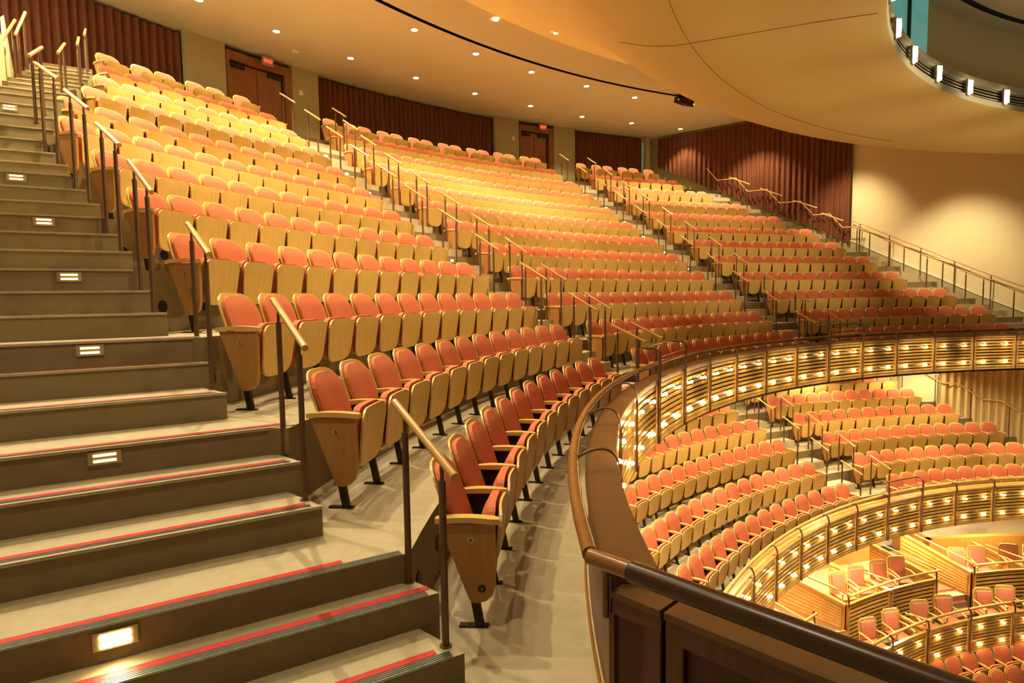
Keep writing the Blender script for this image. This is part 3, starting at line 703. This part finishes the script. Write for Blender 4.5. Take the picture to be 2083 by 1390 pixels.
# box armchairs
def arm_parts():
    P = {}
    m = MB()
    for x in (-.235, .235):
        m.tube([(x, -.5, 0), (x, -.5, .64)], .018, 6); m.tube([(x, -.02, 0), (x, -.06, .5), (x, .0, .92)], .020, 6)
    m.box(0, -.28, .40, .46, .44, .04); P['frame'] = (m, 'maple_edge')
    m = MB(); m.slab(lambda t: rounded(t, .5, .20, .235, .01, .05), -.035, .02, .48, .99, .022, .02, 0, 6, 4); P['backrest'] = (m, 'maple_edge')
    m = MB(); m.slab(lambda t: .17+.02*t, -.062, -.012, .51, .91, .02, .02, .012, 6, 4); P['back_panel'] = (m, 'fabric_lt')
    m = MB(); m.box(0, -.28, .445, .43, .43, .06); P['seat_cushion'] = (m, 'fabric')
    m = MB(); m.tube([(-.235, -.02, .66), (-.255, -.25, .68), (-.25, -.54, .645)], .022, 8); P['arm'] = (m, 'maple_edge')
    m = MB(); m.tube([(.235, -.02, .66), (.255, -.25, .68), (.25, -.54, .645)], .022, 8); P['arm.r'] = (m, 'maple_edge')
    return {k: v[0].mesh(k.split('.')[0], [v[1]]) for k, v in P.items()}
AP = arm_parts()
def armchair(deg, r, z, label):
    x, y = CL(r, deg); t = thing('box_armchair', label, 'armchair', (x, y, z), rotz(CL, r, deg)-R_(16), 'armchairs in the boxes')
    for k, me in AP.items(): link(k.split('.')[0], me, t)
for i, dg in enumerate((30.0, 25.0, 21.1, 16.5, 12.95, 7.2, 4.3, -.2, -3.4)):
    armchair(dg, 13.66, -7.05, f'maple armchair with salmon seat in the front boxes, {ORD[i]} from left')
for i, dg in enumerate((23.4, 20.6, 17.2, 14.5, 6.2, 3.6, -.3, -3.2)):
    armchair(dg, 14.75, -6.42, f'maple armchair with salmon seat in the rear boxes, {ORD[i]} from left')
armchair(34.6, 14.9, -6.42, 'maple armchair half hidden in the leftmost rear box')
# wood wall and pale wall behind the boxes
m = MB(); shell(m, arc(CL, 16.5, 45, 9.6), arc(CL, 16.7, 45, 9.6), -6.42, -4.35); struct(m.build('wall_boxes', 'wood_w'), 'honey wood wall curving behind the boxes')
m = MB(); shell(m, arc(CL, 15.75, 5.9, -12), arc(CL, 15.95, 5.9, -12), -6.42, -5.62); shell(m, arc(CL, 15.75, 5.9, 5.4, 1), arc(CL, 17.2, 5.9, 5.4, 1), -6.42, -5.62)
struct(m.build('wall_boxes', 'wood_w'), 'low honey wood wall behind the right boxes')
m = MB(); shell(m, arc(CL, 17.3, 6.4, -14), arc(CL, 17.5, 6.4, -14), -6.42, -4.35); struct(m.build('wall_marble', 'marble'), 'bright veined stone wall beyond the right boxes')
m = MB(); shell(m, arc(CL, 17.3, 8.0, 6.4, 2), arc(CL, 17.5, 8.0, 6.4, 2), -6.42, -4.35); struct(m.build('wall_pier', 'white'), 'pale pier beside the box doorway')
m = MB(); shell(m, arc(CL, 17.3, 9.6, 8.0, 2), arc(CL, 17.4, 9.6, 8.0, 2), -6.42, -4.35); dd = struct(m.build('door_3', 'wood_w'), 'wood door at the back of the boxes')
m = MB(); shell(m, arc(CL, 17.26, 8.16, 8.0, 1), arc(CL, 17.29, 8.16, 8.0, 1), -6.42, -4.35); m.build('dark_jamb', 'black', dd)
# back wall and soffit of the lower tier
m = MB(); shell(m, arc(CL, 19.85, 66, 1.0), arc(CL, 20.05, 66, 1.0), -2.6, -.42); struct(m.build('wall_tier_back', 'white'), 'pale wall behind the lower tier seats')
m = MB(); P = arc(CU, 13.25, 92, -14); Q2 = arc(CU, 20.4, 92, -14)
m.strip([[(*a, -.43), (*b, -.43)] for a, b in zip(P, Q2)][::1]); struct(m.build('ceiling_tier', 'white'), 'pale underside of the upper balcony')
m = MB(); P = arc(CL, 13.8, 66, -14); Q2 = arc(CL, 20.0, 66, -14)
m.strip([[(*a, -4.33), (*b, -4.33)] for a, b in zip(P, Q2)]); struct(m.build('ceiling_boxes', 'white'), 'pale underside of the lower tier')

# ------------------------------------------------------------------ curtains, walls, doors
def folds(pts_fn, L, z0, z1, label, mm, amp=.045, wl=.20, z0fn=None, name='curtain'):
    n = int(L/wl*8); rows = [[], []]; o = None; cur = MB(); top = []; bot = []
    for i in range(n+1):
        s = L*i/n; x, y, nx_, ny_ = pts_fn(s); a = amp*math.sin(2*PI*s/wl+.8*math.sin(s*1.7))+amp*.35*math.sin(2*PI*s/wl*.37)
        x += nx_*a; y += ny_*a; zb = z0 if z0fn is None else z0fn(s)
        bot.append((x, y, zb)); top.append((x, y, z1))
    cx, cy, cz = bot[0]
    cur.strip([[(p[0]-cx, p[1]-cy, p[2]-cz) for p in bot], [(p[0]-cx, p[1]-cy, p[2]-cz) for p in top]], 0, True)
    ob = cur.build(name, mm, None, (cx, cy, cz)); ob.data.materials[0].use_backface_culling = False
    return tag(ob, label, 'curtain')
def on_arc(r, a, b):
    L = RU[11]*1.06*R_(abs(a-b))
    def f(s):
        d = a+(b-a)*s/L; x, y = CU(r, d); n = nrm(CU, r, d); return x, y, n[0], n[1]
    return f, L
for a, b, lab in ((72.0, 58.25, 'russet curtain on the back wall left of the near doors'), (49.1, 33.0, 'russet curtain on the back wall between the two doors'), (24.0, 16.1, 'russet curtain on the back wall right of the far door')):
    f, L = on_arc(26.55, a, b); folds(f, L, 6.19, 8.72, lab, 'curtain')
def on_wall(s0, off, W=None):
    def f(s):
        x, y = along(s0+s, off); x2, y2 = along(s0+s+.01, off); dx, dy = (x2-x)*100, (y2-y)*100
        return x, y, -dy, dx
    return f
l1 = math.dist(W0, W1); s_c = s_at_r(RU[6]+.1)
# locate the curtain / plain wall boundary (photo column 1730)
sb = 9.2
for i in range(200):
    x, y = along(6+i*.03, .15)
    if px(x, y, 5)[0] <= 1731: sb = 6+i*.03; break
s_end = l1+math.dist(W1, W2)-.3
folds(on_wall(sb, .15), s_end-sb, 2.5, 8.70, 'russet curtain hanging along the right side wall', 'curtain', z0fn=lambda s: zs(sb+s)+.05)
def wallstrip(s0, s1, z0, z1, off, th, name, mm, lab):
    m = MB(); n = 12; A = [along(s0+(s1-s0)*i/n, off) for i in range(n+1)]; B = [along(s0+(s1-s0)*i/n, off-th) for i in range(n+1)]
    shell(m, A, B, z0, z1); return struct(m.build(name, mm), lab)
wallstrip(0, l1, -7, 9.2, 0, .15, 'wall_right', 'wall', 'plain beige plaster side wall lit in soft pools')
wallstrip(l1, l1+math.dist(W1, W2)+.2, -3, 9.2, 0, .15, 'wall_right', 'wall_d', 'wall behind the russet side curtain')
wallstrip(0.5, 5.6, -3.6, -.45, .14, .02, 'trim_9', 'white', 'pale backing behind cream curtain') if False else None
folds(on_wall(.6, .22), 5.7, -3.3, -.50, 'cream pleated curtain on the side wall of the lower tier', 'curtain_l', z0fn=lambda s: -3.7+max(0, s+.6-2.2)*.37)
# sloping skirting along the side aisle
m = MB(); rows = []
for i in range(25):
    s = s_at_r(13.5)+(s_at_r(20.4)-s_at_r(13.5))*i/24; x, y = along(s, .03); x2, y2 = along(s, .012); z = zs(s)+.12
    rows.append([(x, y, z-.9), (x, y, z), (x2, y2, z)])
m.strip(rows); 
rr = []
for i in range(25):
    s = s_at_r(13.5)+(s_at_r(20.4)-s_at_r(13.5))*i/24; x, y = along(s, .05); x2, y2 = along(s, .01); z = zs(s)+.12
    rr.append([(x, y, z), (x, y, z+.05), (x2, y2, z+.055)])
m.strip(rr, 1); struct(m.build('baseboard_right', ['wall_d', 'white']), 'pale sloping skirting along the side aisle')
# back wall
def backwall(a, b, r, mm, name, lab, z0=6.0, z1=8.95, th=.15):
    m = MB(); shell(m, arc(CU, r, a, b), arc(CU, r+th, a, b), z0, z1); return struct(m.build(name, mm), lab)
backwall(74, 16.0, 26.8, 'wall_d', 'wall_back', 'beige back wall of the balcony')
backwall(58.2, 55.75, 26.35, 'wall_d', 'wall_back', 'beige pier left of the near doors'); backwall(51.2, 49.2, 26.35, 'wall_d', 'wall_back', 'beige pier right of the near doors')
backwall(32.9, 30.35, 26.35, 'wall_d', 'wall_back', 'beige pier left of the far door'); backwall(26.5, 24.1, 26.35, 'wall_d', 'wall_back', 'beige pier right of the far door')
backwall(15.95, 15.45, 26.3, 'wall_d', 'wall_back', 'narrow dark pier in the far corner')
def doorset(a, b, name, lab, zt=8.42):
    m = MB(); w = .35
    shell(m, arc(CU, 26.32, a, b), arc(CU, 26.45, a, b), zt, 8.66); shell(m, arc(CU, 26.32, a, a-w*.5, 1), arc(CU, 26.5, a, a-w*.5, 1), 6.18, zt); shell(m, arc(CU, 26.32, b+w*1.4, b, 1), arc(CU, 26.5, b+w*1.4, b, 1), 6.18, zt)
    t = struct(m.build(name, 'door'), lab, 'door')
    a2, b2 = a-w*.5, b+w*1.4; mid_ = (a2+b2)/2
    for q, (u, v) in enumerate(((a2, mid_+.02), (mid_-.02, b2+.18))):
        m = MB(); shell(m, arc(CU, 26.42, u, v, 2), arc(CU, 26.46, u, v, 2), 6.19, zt-.04); m.build('door_leaf', 'door', t)
        m = MB(); uu = u-.05 if q == 0 else v+1.0
        shell(m, arc(CU, 26.33, uu, uu-.95, 1), arc(CU, 26.41, uu, uu-.95, 1), zt-.17, zt-.08); m.build('door_closer', 'steel', t)
    m = MB(); shell(m, arc(CU, 26.47, a2, b2, 3), arc(CU, 26.5, a2, b2, 3), 6.19, zt+.01); m.build('dark_reveal', 'black', t)
doorset(55.7, 51.25, 'door_1', 'double wooden exit doors at the back on the left'); doorset(30.3, 26.6, 'door_2', 'double wooden exit door at the back on the right')
def exit_sign(deg, lab):
    x, y = CU(26.15, deg); t = thing('exit_sign', lab, 'exit sign', (x, y, 8.60), rotz(CU, 26.15, deg))
    m = MB(); m.box(0, 0, 0, .34, .06, .23); m.build('housing', 'trim', t)
    m = MB(); m.box(0, -.032, 0, .30, .006, .19); m.build('face', 'exit_p', t)
    mtx = Matrix(((1, 0, 0, 0), (0, 0, -1, -.037), (0, 1, 0, 0), (0, 0, 0, 1)))
    text('lettering', 'EXIT', .135, 'exit', t, mtx, .002)
    m = MB(); m.box(0, .05, .12, .05, .08, .03); m.build('bracket', 'steel', t)
exit_sign(53.2, 'red EXIT sign above the near doors'); exit_sign(28.0, 'red EXIT sign above the far door')
for deg, lab in ((50.6, 'small white wall device right of the near doors'), (31.0, 'small white wall device left of the far door')):
    x, y = CU(26.34, deg); t = thing('wall_device', lab, 'device', (x, y, 8.05), rotz(CU, 26.3, deg))
    m = MB(); m.box(0, -.015, 0, .12, .03, .14); m.build('plate', 'white', t)
    m = MB(); m.ball((0, -.04, .01), .035, 0, 8); m.build('lens', 'white', t)
# left wall with bright sheer strips
LW = [(10.9, 24.2), (7.15, 21.62), (5.72, 20.72), (4.9, 22.4), (3.6, 24.8)]
for i in range(4):
    (xa, ya), (xb, yb) = LW[i], LW[i+1]; l = math.dist(LW[i], LW[i+1]); nx_, ny_ = (ya-yb)/l*-.14, (xa-xb)/l*-.14
    m = MB(); zt = [7.0, 6.0, 5.05, 5.05][i]; m.prism([(xa, ya), (xb, yb), (xb+nx_*-1, yb+ny_*-1), (xa+nx_*-1, ya+ny_*-1)], 3.0, [6.3, 5.75, 5.05, 5.05][i]); struct(m.build('wall_left', 'wall'), 'low beige wall beside the upper near stairs')
def lwf(s):
    P = [(10.75, 24.5), (7.0, 22.0), (5.5, 21.05), (4.2, 23.6)]
    for p, q in zip(P, P[1:]):
        l = math.dist(p, q)
        if s <= l or q == P[-1]:
            d = ((q[0]-p[0])/l, (q[1]-p[1])/l); return p[0]+d[0]*s, p[1]+d[1]*s, -d[1], d[0]
        s -= l
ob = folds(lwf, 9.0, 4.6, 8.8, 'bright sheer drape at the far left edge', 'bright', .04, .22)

# ------------------------------------------------------------------ ceilings
ZC = 8.8
m = MB()
def ringsurf(m, prof, a, b, n=70, mi=0, F=CU, smooth=True):
    m.strip([[(*F(r, a+(b-a)*i/n), z) for r, z in prof] for i in range(n+1)], mi, smooth)
ringsurf(m, [(27.4, ZC), (24, ZC), (21.12, ZC)], -25, 118)
struct(m.build('ceiling', 'ceil'), 'flat sand coloured ceiling above the upper rows')
m = MB(); ringsurf(m, [(21.12, ZC), (21.12, ZC+.16), (20.98, ZC+.16), (20.98, ZC)], -25, 118, smooth=False); struct(m.build('ceiling_slot', 'black'), 'dark curved slot in the ceiling')
m = MB(); ringsurf(m, [(20.98, ZC), (20, ZC), (19.4, ZC-.02)], -25, 118)
struct(m.build('ceiling_inner', 'ceil'), 'ceiling band inside the dark slot')
prof = [(19.4, ZC-.02), (18.8, 8.64), (17.6, 8.06), (16.2, 7.22), (15.2, 6.50), (14.6, 6.02), (14.2, 5.72), (13.85, 5.56), (13.45, 5.46), (13.1, 5.42), (12.2, 5.46), (11.2, 5.50), (10.5, 5.50), (10.4, 5.52)]
m = MB(); ringsurf(m, prof, -60, 200, 130); struct(m.build('ceiling_soffit', 'soffit'), 'sweeping golden soffit ring over the hall')
m = MB(); ringsurf(m, [(10.4, 5.52), (10.38, 5.62), (10.46, 5.64)], -60, 200, 130, smooth=False); ringsurf(m, [(10.46, 5.86), (10.38, 5.88), (10.40, 6.0), (10.7, 6.0)], -60, 200, 130, smooth=False); struct(m.build('trim_2', 'ceil'), 'rounded lip of the oculus')
m = MB(); ringsurf(m, [(10.46, 5.64), (10.50, 5.64), (10.50, 5.86), (10.46, 5.86)], -60, 200, 130, smooth=False)
for i in range(4): 
    z = 5.665+i*.055; ringsurf(m, [(10.44, z), (10.44, z+.022), (10.49, z+.022)], -60, 200, 130, 1, smooth=False)
struct(m.build('trim_3', ['groove', 'trim']), 'dark ribbed band round the oculus')
m = MB(); ringsurf(m, [(10.7, 6.0), (10.7, 7.25)], -60, 200, 130); struct(m.build('wall_oculus', 'wall'), 'curved wall above the oculus lip')
m = MB(); ringsurf(m, [(10.75, 7.25), (10.35, 7.25)], -60, 200, 130); ringsurf(m, [(10.22, 7.25), (6, 7.25), (1, 7.25)], -60, 200, 130); struct(m.build('ceiling_oculus', 'ceil'), 'upper ceiling inside the oculus')
m = MB(); ringsurf(m, [(10.35, 7.25), (10.35, 7.34), (10.22, 7.34), (10.22, 7.25)], -60, 200, 130); struct(m.build('ceiling_oculus_shadow', 'groove'), 'dark ring painted as the shadow line of the oculus ceiling')  # dark ring stands in for the junction shadow line
for i in range(16):
    dg = 92.3-8.0*i
    x, y = CU(10.34, dg); t = thing('oculus_lamp', f'glowing upright lamp on the oculus rim, {ORD[i]} from the near side', 'lamp', (x, y, 5.60), rotz(CU, 10.34, dg), 'oculus rim lamps')
    m = MB(); m.tube([(0, 0, .02), (0, 0, .26)], .048, 12); m.build('tube', 'ring', t)
    m = MB(); m.box(0, .03, .14, .12, .04, .30); m.build('bracket', 'trim', t)
# seams in the soffit
def seam(pts, lab):
    m = MB(); m.tube(pts, .004, 4); struct(m.build('trim_4', 'rail'), lab)
seam([(*CU(12.9, 20+i*2), 5.425) for i in range(46)], 'fine seam running round the soffit')
seam([(*CU(r, 60+(r-10.4)*.8), z-.003) for r, z in [(10.5, 5.5), (11.2, 5.5), (12.2, 5.46), (13.1, 5.42), (13.5, 5.46), (13.9, 5.56)]], 'fine radial seam in the soffit')
# control booth window in the oculus wall
t = struct(link('window_1', None, None, (0, 0, 0)), 'teal glazed booth window above the oculus lip', 'window')
def wsh(nm, a, b, r, z0, z1, mm):
    m = MB(); shell(m, arc(CU, r, a, b, 4), arc(CU, r+.03, a, b, 4), z0, z1); return m.build(nm, mm, t)
wsh('pane', 58.5, 49.5, 10.64, 6.12, 7.2, 'glass_l'); wsh('pane', 49.5, 41.2, 10.62, 6.12, 7.2, 'glass'); wsh('frame', 41.2, 40.6, 10.58, 6.02, 7.24, 'groove'); wsh('frame', 40.6, 40.0, 10.56, 6.02, 7.24, 'glass'); wsh('pane', 40.0, 35.0, 10.64, 6.02, 7.2, 'glass')
wsh('frame', 58.5, 35.0, 10.60, 6.02, 6.12, 'trim')
# ceiling speakers
def speaker(x, y, z, rz, lab):
    t = thing('ceiling_speaker', lab, 'speaker', (x, y, z), rz)
    m = MB(); m.add([(-.30, -.2, -.34), (.30, -.2, -.34), (.30, .22, -.20), (-.30, .22, -.20), (-.30, -.24, -.12), (.30, -.24, -.12), (.30, .18, -.02), (-.30, .18, -.02)],
                    [(3, 2, 1, 0), (4, 5, 6, 7), (0, 1, 5, 4), (1, 2, 6, 5), (2, 3, 7, 6), (3, 0, 4, 7)]); m.build('cabinet', 'steel', t)
    m = MB(); m.tube([(-.33, 0, -.16), (-.33, 0, .02), (.33, 0, .02), (.33, 0, -.16)], .02, 6); m.build('yoke', 'black', t)
    m = MB(); m.disc((-.34, 0, -.16), (-1, 0, 0), .035, .02, 10); m.build('knob', 'white', t)
x, y = CU(21.05, 20.4); speaker(x-.1, y, 8.76, rotz(CU, 21, 20.4)+.35, 'black ceiling speaker hanging where the dark slot ends')
x, y = CU(17.9, 1.2); speaker(x, y, 7.12, rotz(CU, 18, 1.2), 'black speaker peeking below the soffit by the side wall')
x, y = CU(26.1, 52.4); m = MB(); m.disc((0, 0, -.03), (0, 0, 1), .10, .03, 16); tag(m.build('smoke_detector', 'white', None, (x-.5, y-.6, ZC)), 'round white detector on the ceiling by the near doors', 'detector')
x, y = CU(25.6, 29.6); m = MB(); m.disc((0, 0, -.03), (0, 0, 1), .10, .03, 16); tag(m.build('smoke_detector', 'white', None, (x, y, ZC)), 'round white detector on the ceiling by the far door', 'detector')

# ------------------------------------------------------------------ lights
def spot(loc, aim, energy, ang=100, blend=.5, rad=.06, colr=(1, .905, .67)):
    l = bpy.data.lights.new('spot', 'SPOT'); l.energy = energy; l.spot_size = R_(ang); l.spot_blend = blend; l.shadow_soft_size = rad; l.color = colr
    o = bpy.data.objects.new('spot_beam', l); col.objects.link(o); o.location = loc  # beams of real lamps and of added fills alike
    d = Vector(aim)-Vector(loc); o.rotation_euler = d.to_track_quat('-Z', 'Y').to_euler(); return o
def dl(x, y, z, lab, group, e=300, tilt=(0, 0), r=.085, ang=95):
    t = thing('ceiling_downlight', lab, 'downlight', (x, y, z), 0, group)
    m = MB(); m.disc((0, 0, -.012), (0, 0, 1), r, .010, 18); m.build('lens', 'lamp', t)
    m = MB(); n = 20; A = [((r+.0)*math.cos(2*PI*i/n), (r+.0)*math.sin(2*PI*i/n)) for i in range(n+1)]; B = [((r+.02)*math.cos(2*PI*i/n), (r+.02)*math.sin(2*PI*i/n)) for i in range(n+1)]
    shell(m, A, B, -.014, -.001); m.build('trim_ring', 'trim', t)
    spot((x, y, z-.05), (x+tilt[0], y+tilt[1], z-5), e, ang, .6, .03)
pos = [(13.62, 19.5), (15.4, 17.97), (16.98, 16.25), (18.48, 14.39), (19.83, 12.36), (21.18, 10.23), (22.07, 8.04), (22.95, 5.72)]
for i, (x, y) in enumerate(pos): dl(x, y, ZC, f'round ceiling downlight nearest the curtain, {ORD[i]} from left', 'outer ring of downlights', 210)
for i, dg in enumerate((60, 65, 70)): 
    x, y = CU(24.5, dg); dl(x, y, ZC, f'ceiling downlight over the upper near stairs, {ORD[i]} along', 'outer ring of downlights', 300)
pos = [(13.48, 15.9), (15.04, 14.31), (16.45, 12.59), (17.72, 10.64), (18.88, 8.71)]
for i, (x, y) in enumerate(pos): dl(x, y, ZC, f'round ceiling downlight close to the dark slot, {ORD[i]} from left', 'inner ring of downlights', 380)
for i, dg in enumerate((56.2, 62.8, 69.5, 76.5)):
    x, y = CU(21.65, dg); dl(x, y, ZC, f'ceiling downlight over the near block, {ORD[i]} along the slot', 'inner ring of downlights', 820)
for r, dg, z, e, lab in ((21.65, 18.0, ZC, 760, 'ceiling downlight just beyond the soffit edge at right'), (21.65, 10.5, ZC, 620, 'rightmost ceiling downlight of the inner ring')):
    x, y = CU(r, dg); dl(x, y, z, lab, 'downlights over the far block', e)
for i, (r, dg, z) in enumerate(((19.54, 47.1, ZC-.03), (18.7, 42.9, 8.60), (18.7, 34.6, 8.60))):
    x, y = CU(r, dg); dl(x, y, z, f'elongated downlight on the soffit shoulder, {ORD[i]} from left', 'soffit shoulder downlights', 620, tilt=(.3*math.cos(R_(dg)), .3*math.sin(R_(dg))), r=.07)
for i, (r, dg, z, e) in enumerate(((15.0, 93.2, 6.32, 260), (15.2, 80.5, 6.46, 170), (15.2, 68, 6.46, 190), (17.6, 89, 8.02, 60), (17.6, 75, 8.02, 680), (17.6, 64, 8.02, 640), (20.2, 92, ZC-.02, 60), (20.2, 79, ZC-.02, 760))):  # innermost follow the seat shadows; the rest added to brighten the near rows
    x, y = CU(r, dg); dl(x, y, z, f'unseen soffit downlight above the near block and stairs, {ORD[i]} of its group', 'unseen soffit downlights over the near block', e, ang=100)
# pools of light on the side wall
for (ax, ay, az), offw, z, e in (((16.3, -1.5, 1.6), 3.0, 6.2, 620), ((19.05, .45, 3.3), 2.4, 7.3, 480)):
    spot((ax-.583*offw, ay+.813*offw, z), (ax, ay, az), e*1.15, 72, 1.0, .2)
# hall light through the oculus, plus added unseen spots under balcony and tier
for i in range(10):
    dg = 84.3-16.0*i*.75; x, y = CU(10.25, dg); x2, y2 = CU(12.75, dg); spot((x, y, 5.44), (x2, y2, -4.5), 1250, 37, .3, .06, (1, .88, .62))
for dg in (60, 48, 36, 24, 12, 0):
    for rr_, e_ in ((14.4, 170), (16.9, 150)):
        x, y = CU(rr_, dg); spot((x, y, -.50), (x, y, -4), e_*0.9, 150, .6, .1, (1, .88, .62))
    x, y = CL(15.2, dg); spot((x, y, -4.40), (x, y, -8), 260, 150, .6, .1, (1, .88, .62))
x, y = CL(18.3, -3); spot((x, y, -.55), (x+1.0, y-1.5, -3), 260, 140, .8, .1, (1, .88, .62))  # added fill brightens the cream curtain
for dg in (40, 24, 8):
    x, y = CL(13.62, dg); x2, y2 = CL(14.6, dg); spot((x, y, -4.36), (x2, y2, -6.6), 120, 120, .9, .06, (1, .88, .62))
for i, dg in enumerate((80, 66, 50, 34, 17)):      # added unseen fills from the stage side, lighting the seat fronts
    lx, ly = 3.2+.5*i, 3.4-1.1*i; x2, y2 = CU(18.6, dg)
    spot((lx, ly, 5.2), (x2, y2, 3.3), 1500 if i else 900, 34, 1.0, .12)
# step lights on the near stairs
def steplight(n, along_e, bright, lab):
    c = cor[n]; z = fz(n)-.062; x = c[0]+E_[0]*along_e-G_[0]*.004; y = c[1]+E_[1]*along_e-G_[1]*.004
    t = thing('step_light', lab, 'step light', (x, y, z), R_(118-90)-PI/2+PI, 'near stair step lights')
    # local y points out of the riser (towards the viewer)
    ang = math.atan2(-G_[1], -G_[0])-PI/2; t.rotation_euler = (0, 0, ang)
    m = MB(); m.box(0, .004, 0, .17, .008, .080); m.build('face_plate', 'trim', t)
    for dz in (-.017, .017):
        m = MB(); m.box(0, .0095, dz, .115, .006, .014 if not bright else .024); m.build('lens', 'step2' if bright else 'step', t)
    return x, y, z
for n, q in ((3, 0.), (6, 0.), (9, 0.), (12, 0.), (15, 0.), (18, 0.), (24, 0.)):
    target = {3: 240, 6: 218, 9: 187, 12: 142, 15: 91, 18: 36, 24: 20}[n]; best = 1.0
    for i in range(300):
        a = .1+i*.012
        if px(cor[n][0]+E_[0]*a, cor[n][1]+E_[1]*a, fz(n)-.09)[0] <= target: best = a; break
    x, y, z = steplight(n, best, n == 3, f'small louvred step light in the riser of the near stairs, {ORD[min(n//3-1, 6)]} from the bottom')
    if n == 3: spot((x-G_[0]*.03, y-G_[1]*.03, z+.02), (x-G_[0]*.32, y-G_[1]*.32, z-.16), 3.0, 120, .8, .03, (1, .85, .5))
for a_, blkn in ((0, 'central'), (1, 'far')):
    for k in range(1, 12):
        ta = (mid('near' if a_ == 0 else 'middle', k, 1))-pad(k)-1.0
        r = RF[k]-.012; x, y = CU(r, ta-.6); t = thing('step_light', f'small glowing step light on the {blkn} stairs, {ORD[k-1]} from the bottom', 'step light', (x, y, FU[k]-.09), rotz(CU, r, ta-.6), f'{blkn} stair step lights')
        m = MB(); m.box(0, .004, 0, .13, .01, .07); m.build('face_plate', 'trim', t)
        m = MB(); m.box(0, -.003, 0, .09, .01, .04); m.build('lens', 'step2' if k > 5 else 'step', t)
# riser air vents
for blkn in ('near', 'middle', 'far'):
    for k in range(0, 6):
        for j in (0, 1):
            a, b, n = TH[blkn][k]; dg = a-(a-b)/(n-1)*(j-.35); r = RF[k+1]-.004; x, y = CU(r, dg)
            m = MB(); m.disc((0, 0, 0), (0, -1, 0), .055, .004, 18)
            tag(m.build('riser_vent', 'black', None, (x, y, FU[k]+.24), rotz(CU, r, dg)), f'round black riser vent under the {ORD[j]} seat, {ROWN[k]}, {blkn} block', 'vent', 'riser air vents')

# ------------------------------------------------------------------ world, camera, colour
w = bpy.data.worlds.new('hall_air'); bpy.context.scene.world = w; w.use_nodes = True
w.node_tree.nodes['Background'].inputs[0].default_value = (1.0, 0.84, 0.56, 1); w.node_tree.nodes['Background'].inputs[1].default_value = 0.10
cd = bpy.data.cameras.new('camera'); cam = bpy.data.objects.new('camera', cd); col.objects.link(cam)
cd.sensor_width = 36; cd.lens = FPX/2083*36; cd.clip_start = .05; cd.clip_end = 200
mtx = Matrix((( rt2.x, up2.x, -fw.x, CPOS.x), (rt2.y, up2.y, -fw.y, CPOS.y), (rt2.z, up2.z, -fw.z, CPOS.z), (0, 0, 0, 1)))
cam.matrix_world = mtx
sc = bpy.context.scene; sc.camera = cam
sc.view_settings.view_transform = 'Standard'; sc.view_settings.look = 'None'; sc.view_settings.exposure = 0.74; sc.view_settings.gamma = 0.87
sc.cycles.max_bounces = 6; sc.cycles.diffuse_bounces = 3; sc.cycles.sample_clamp_indirect = 6
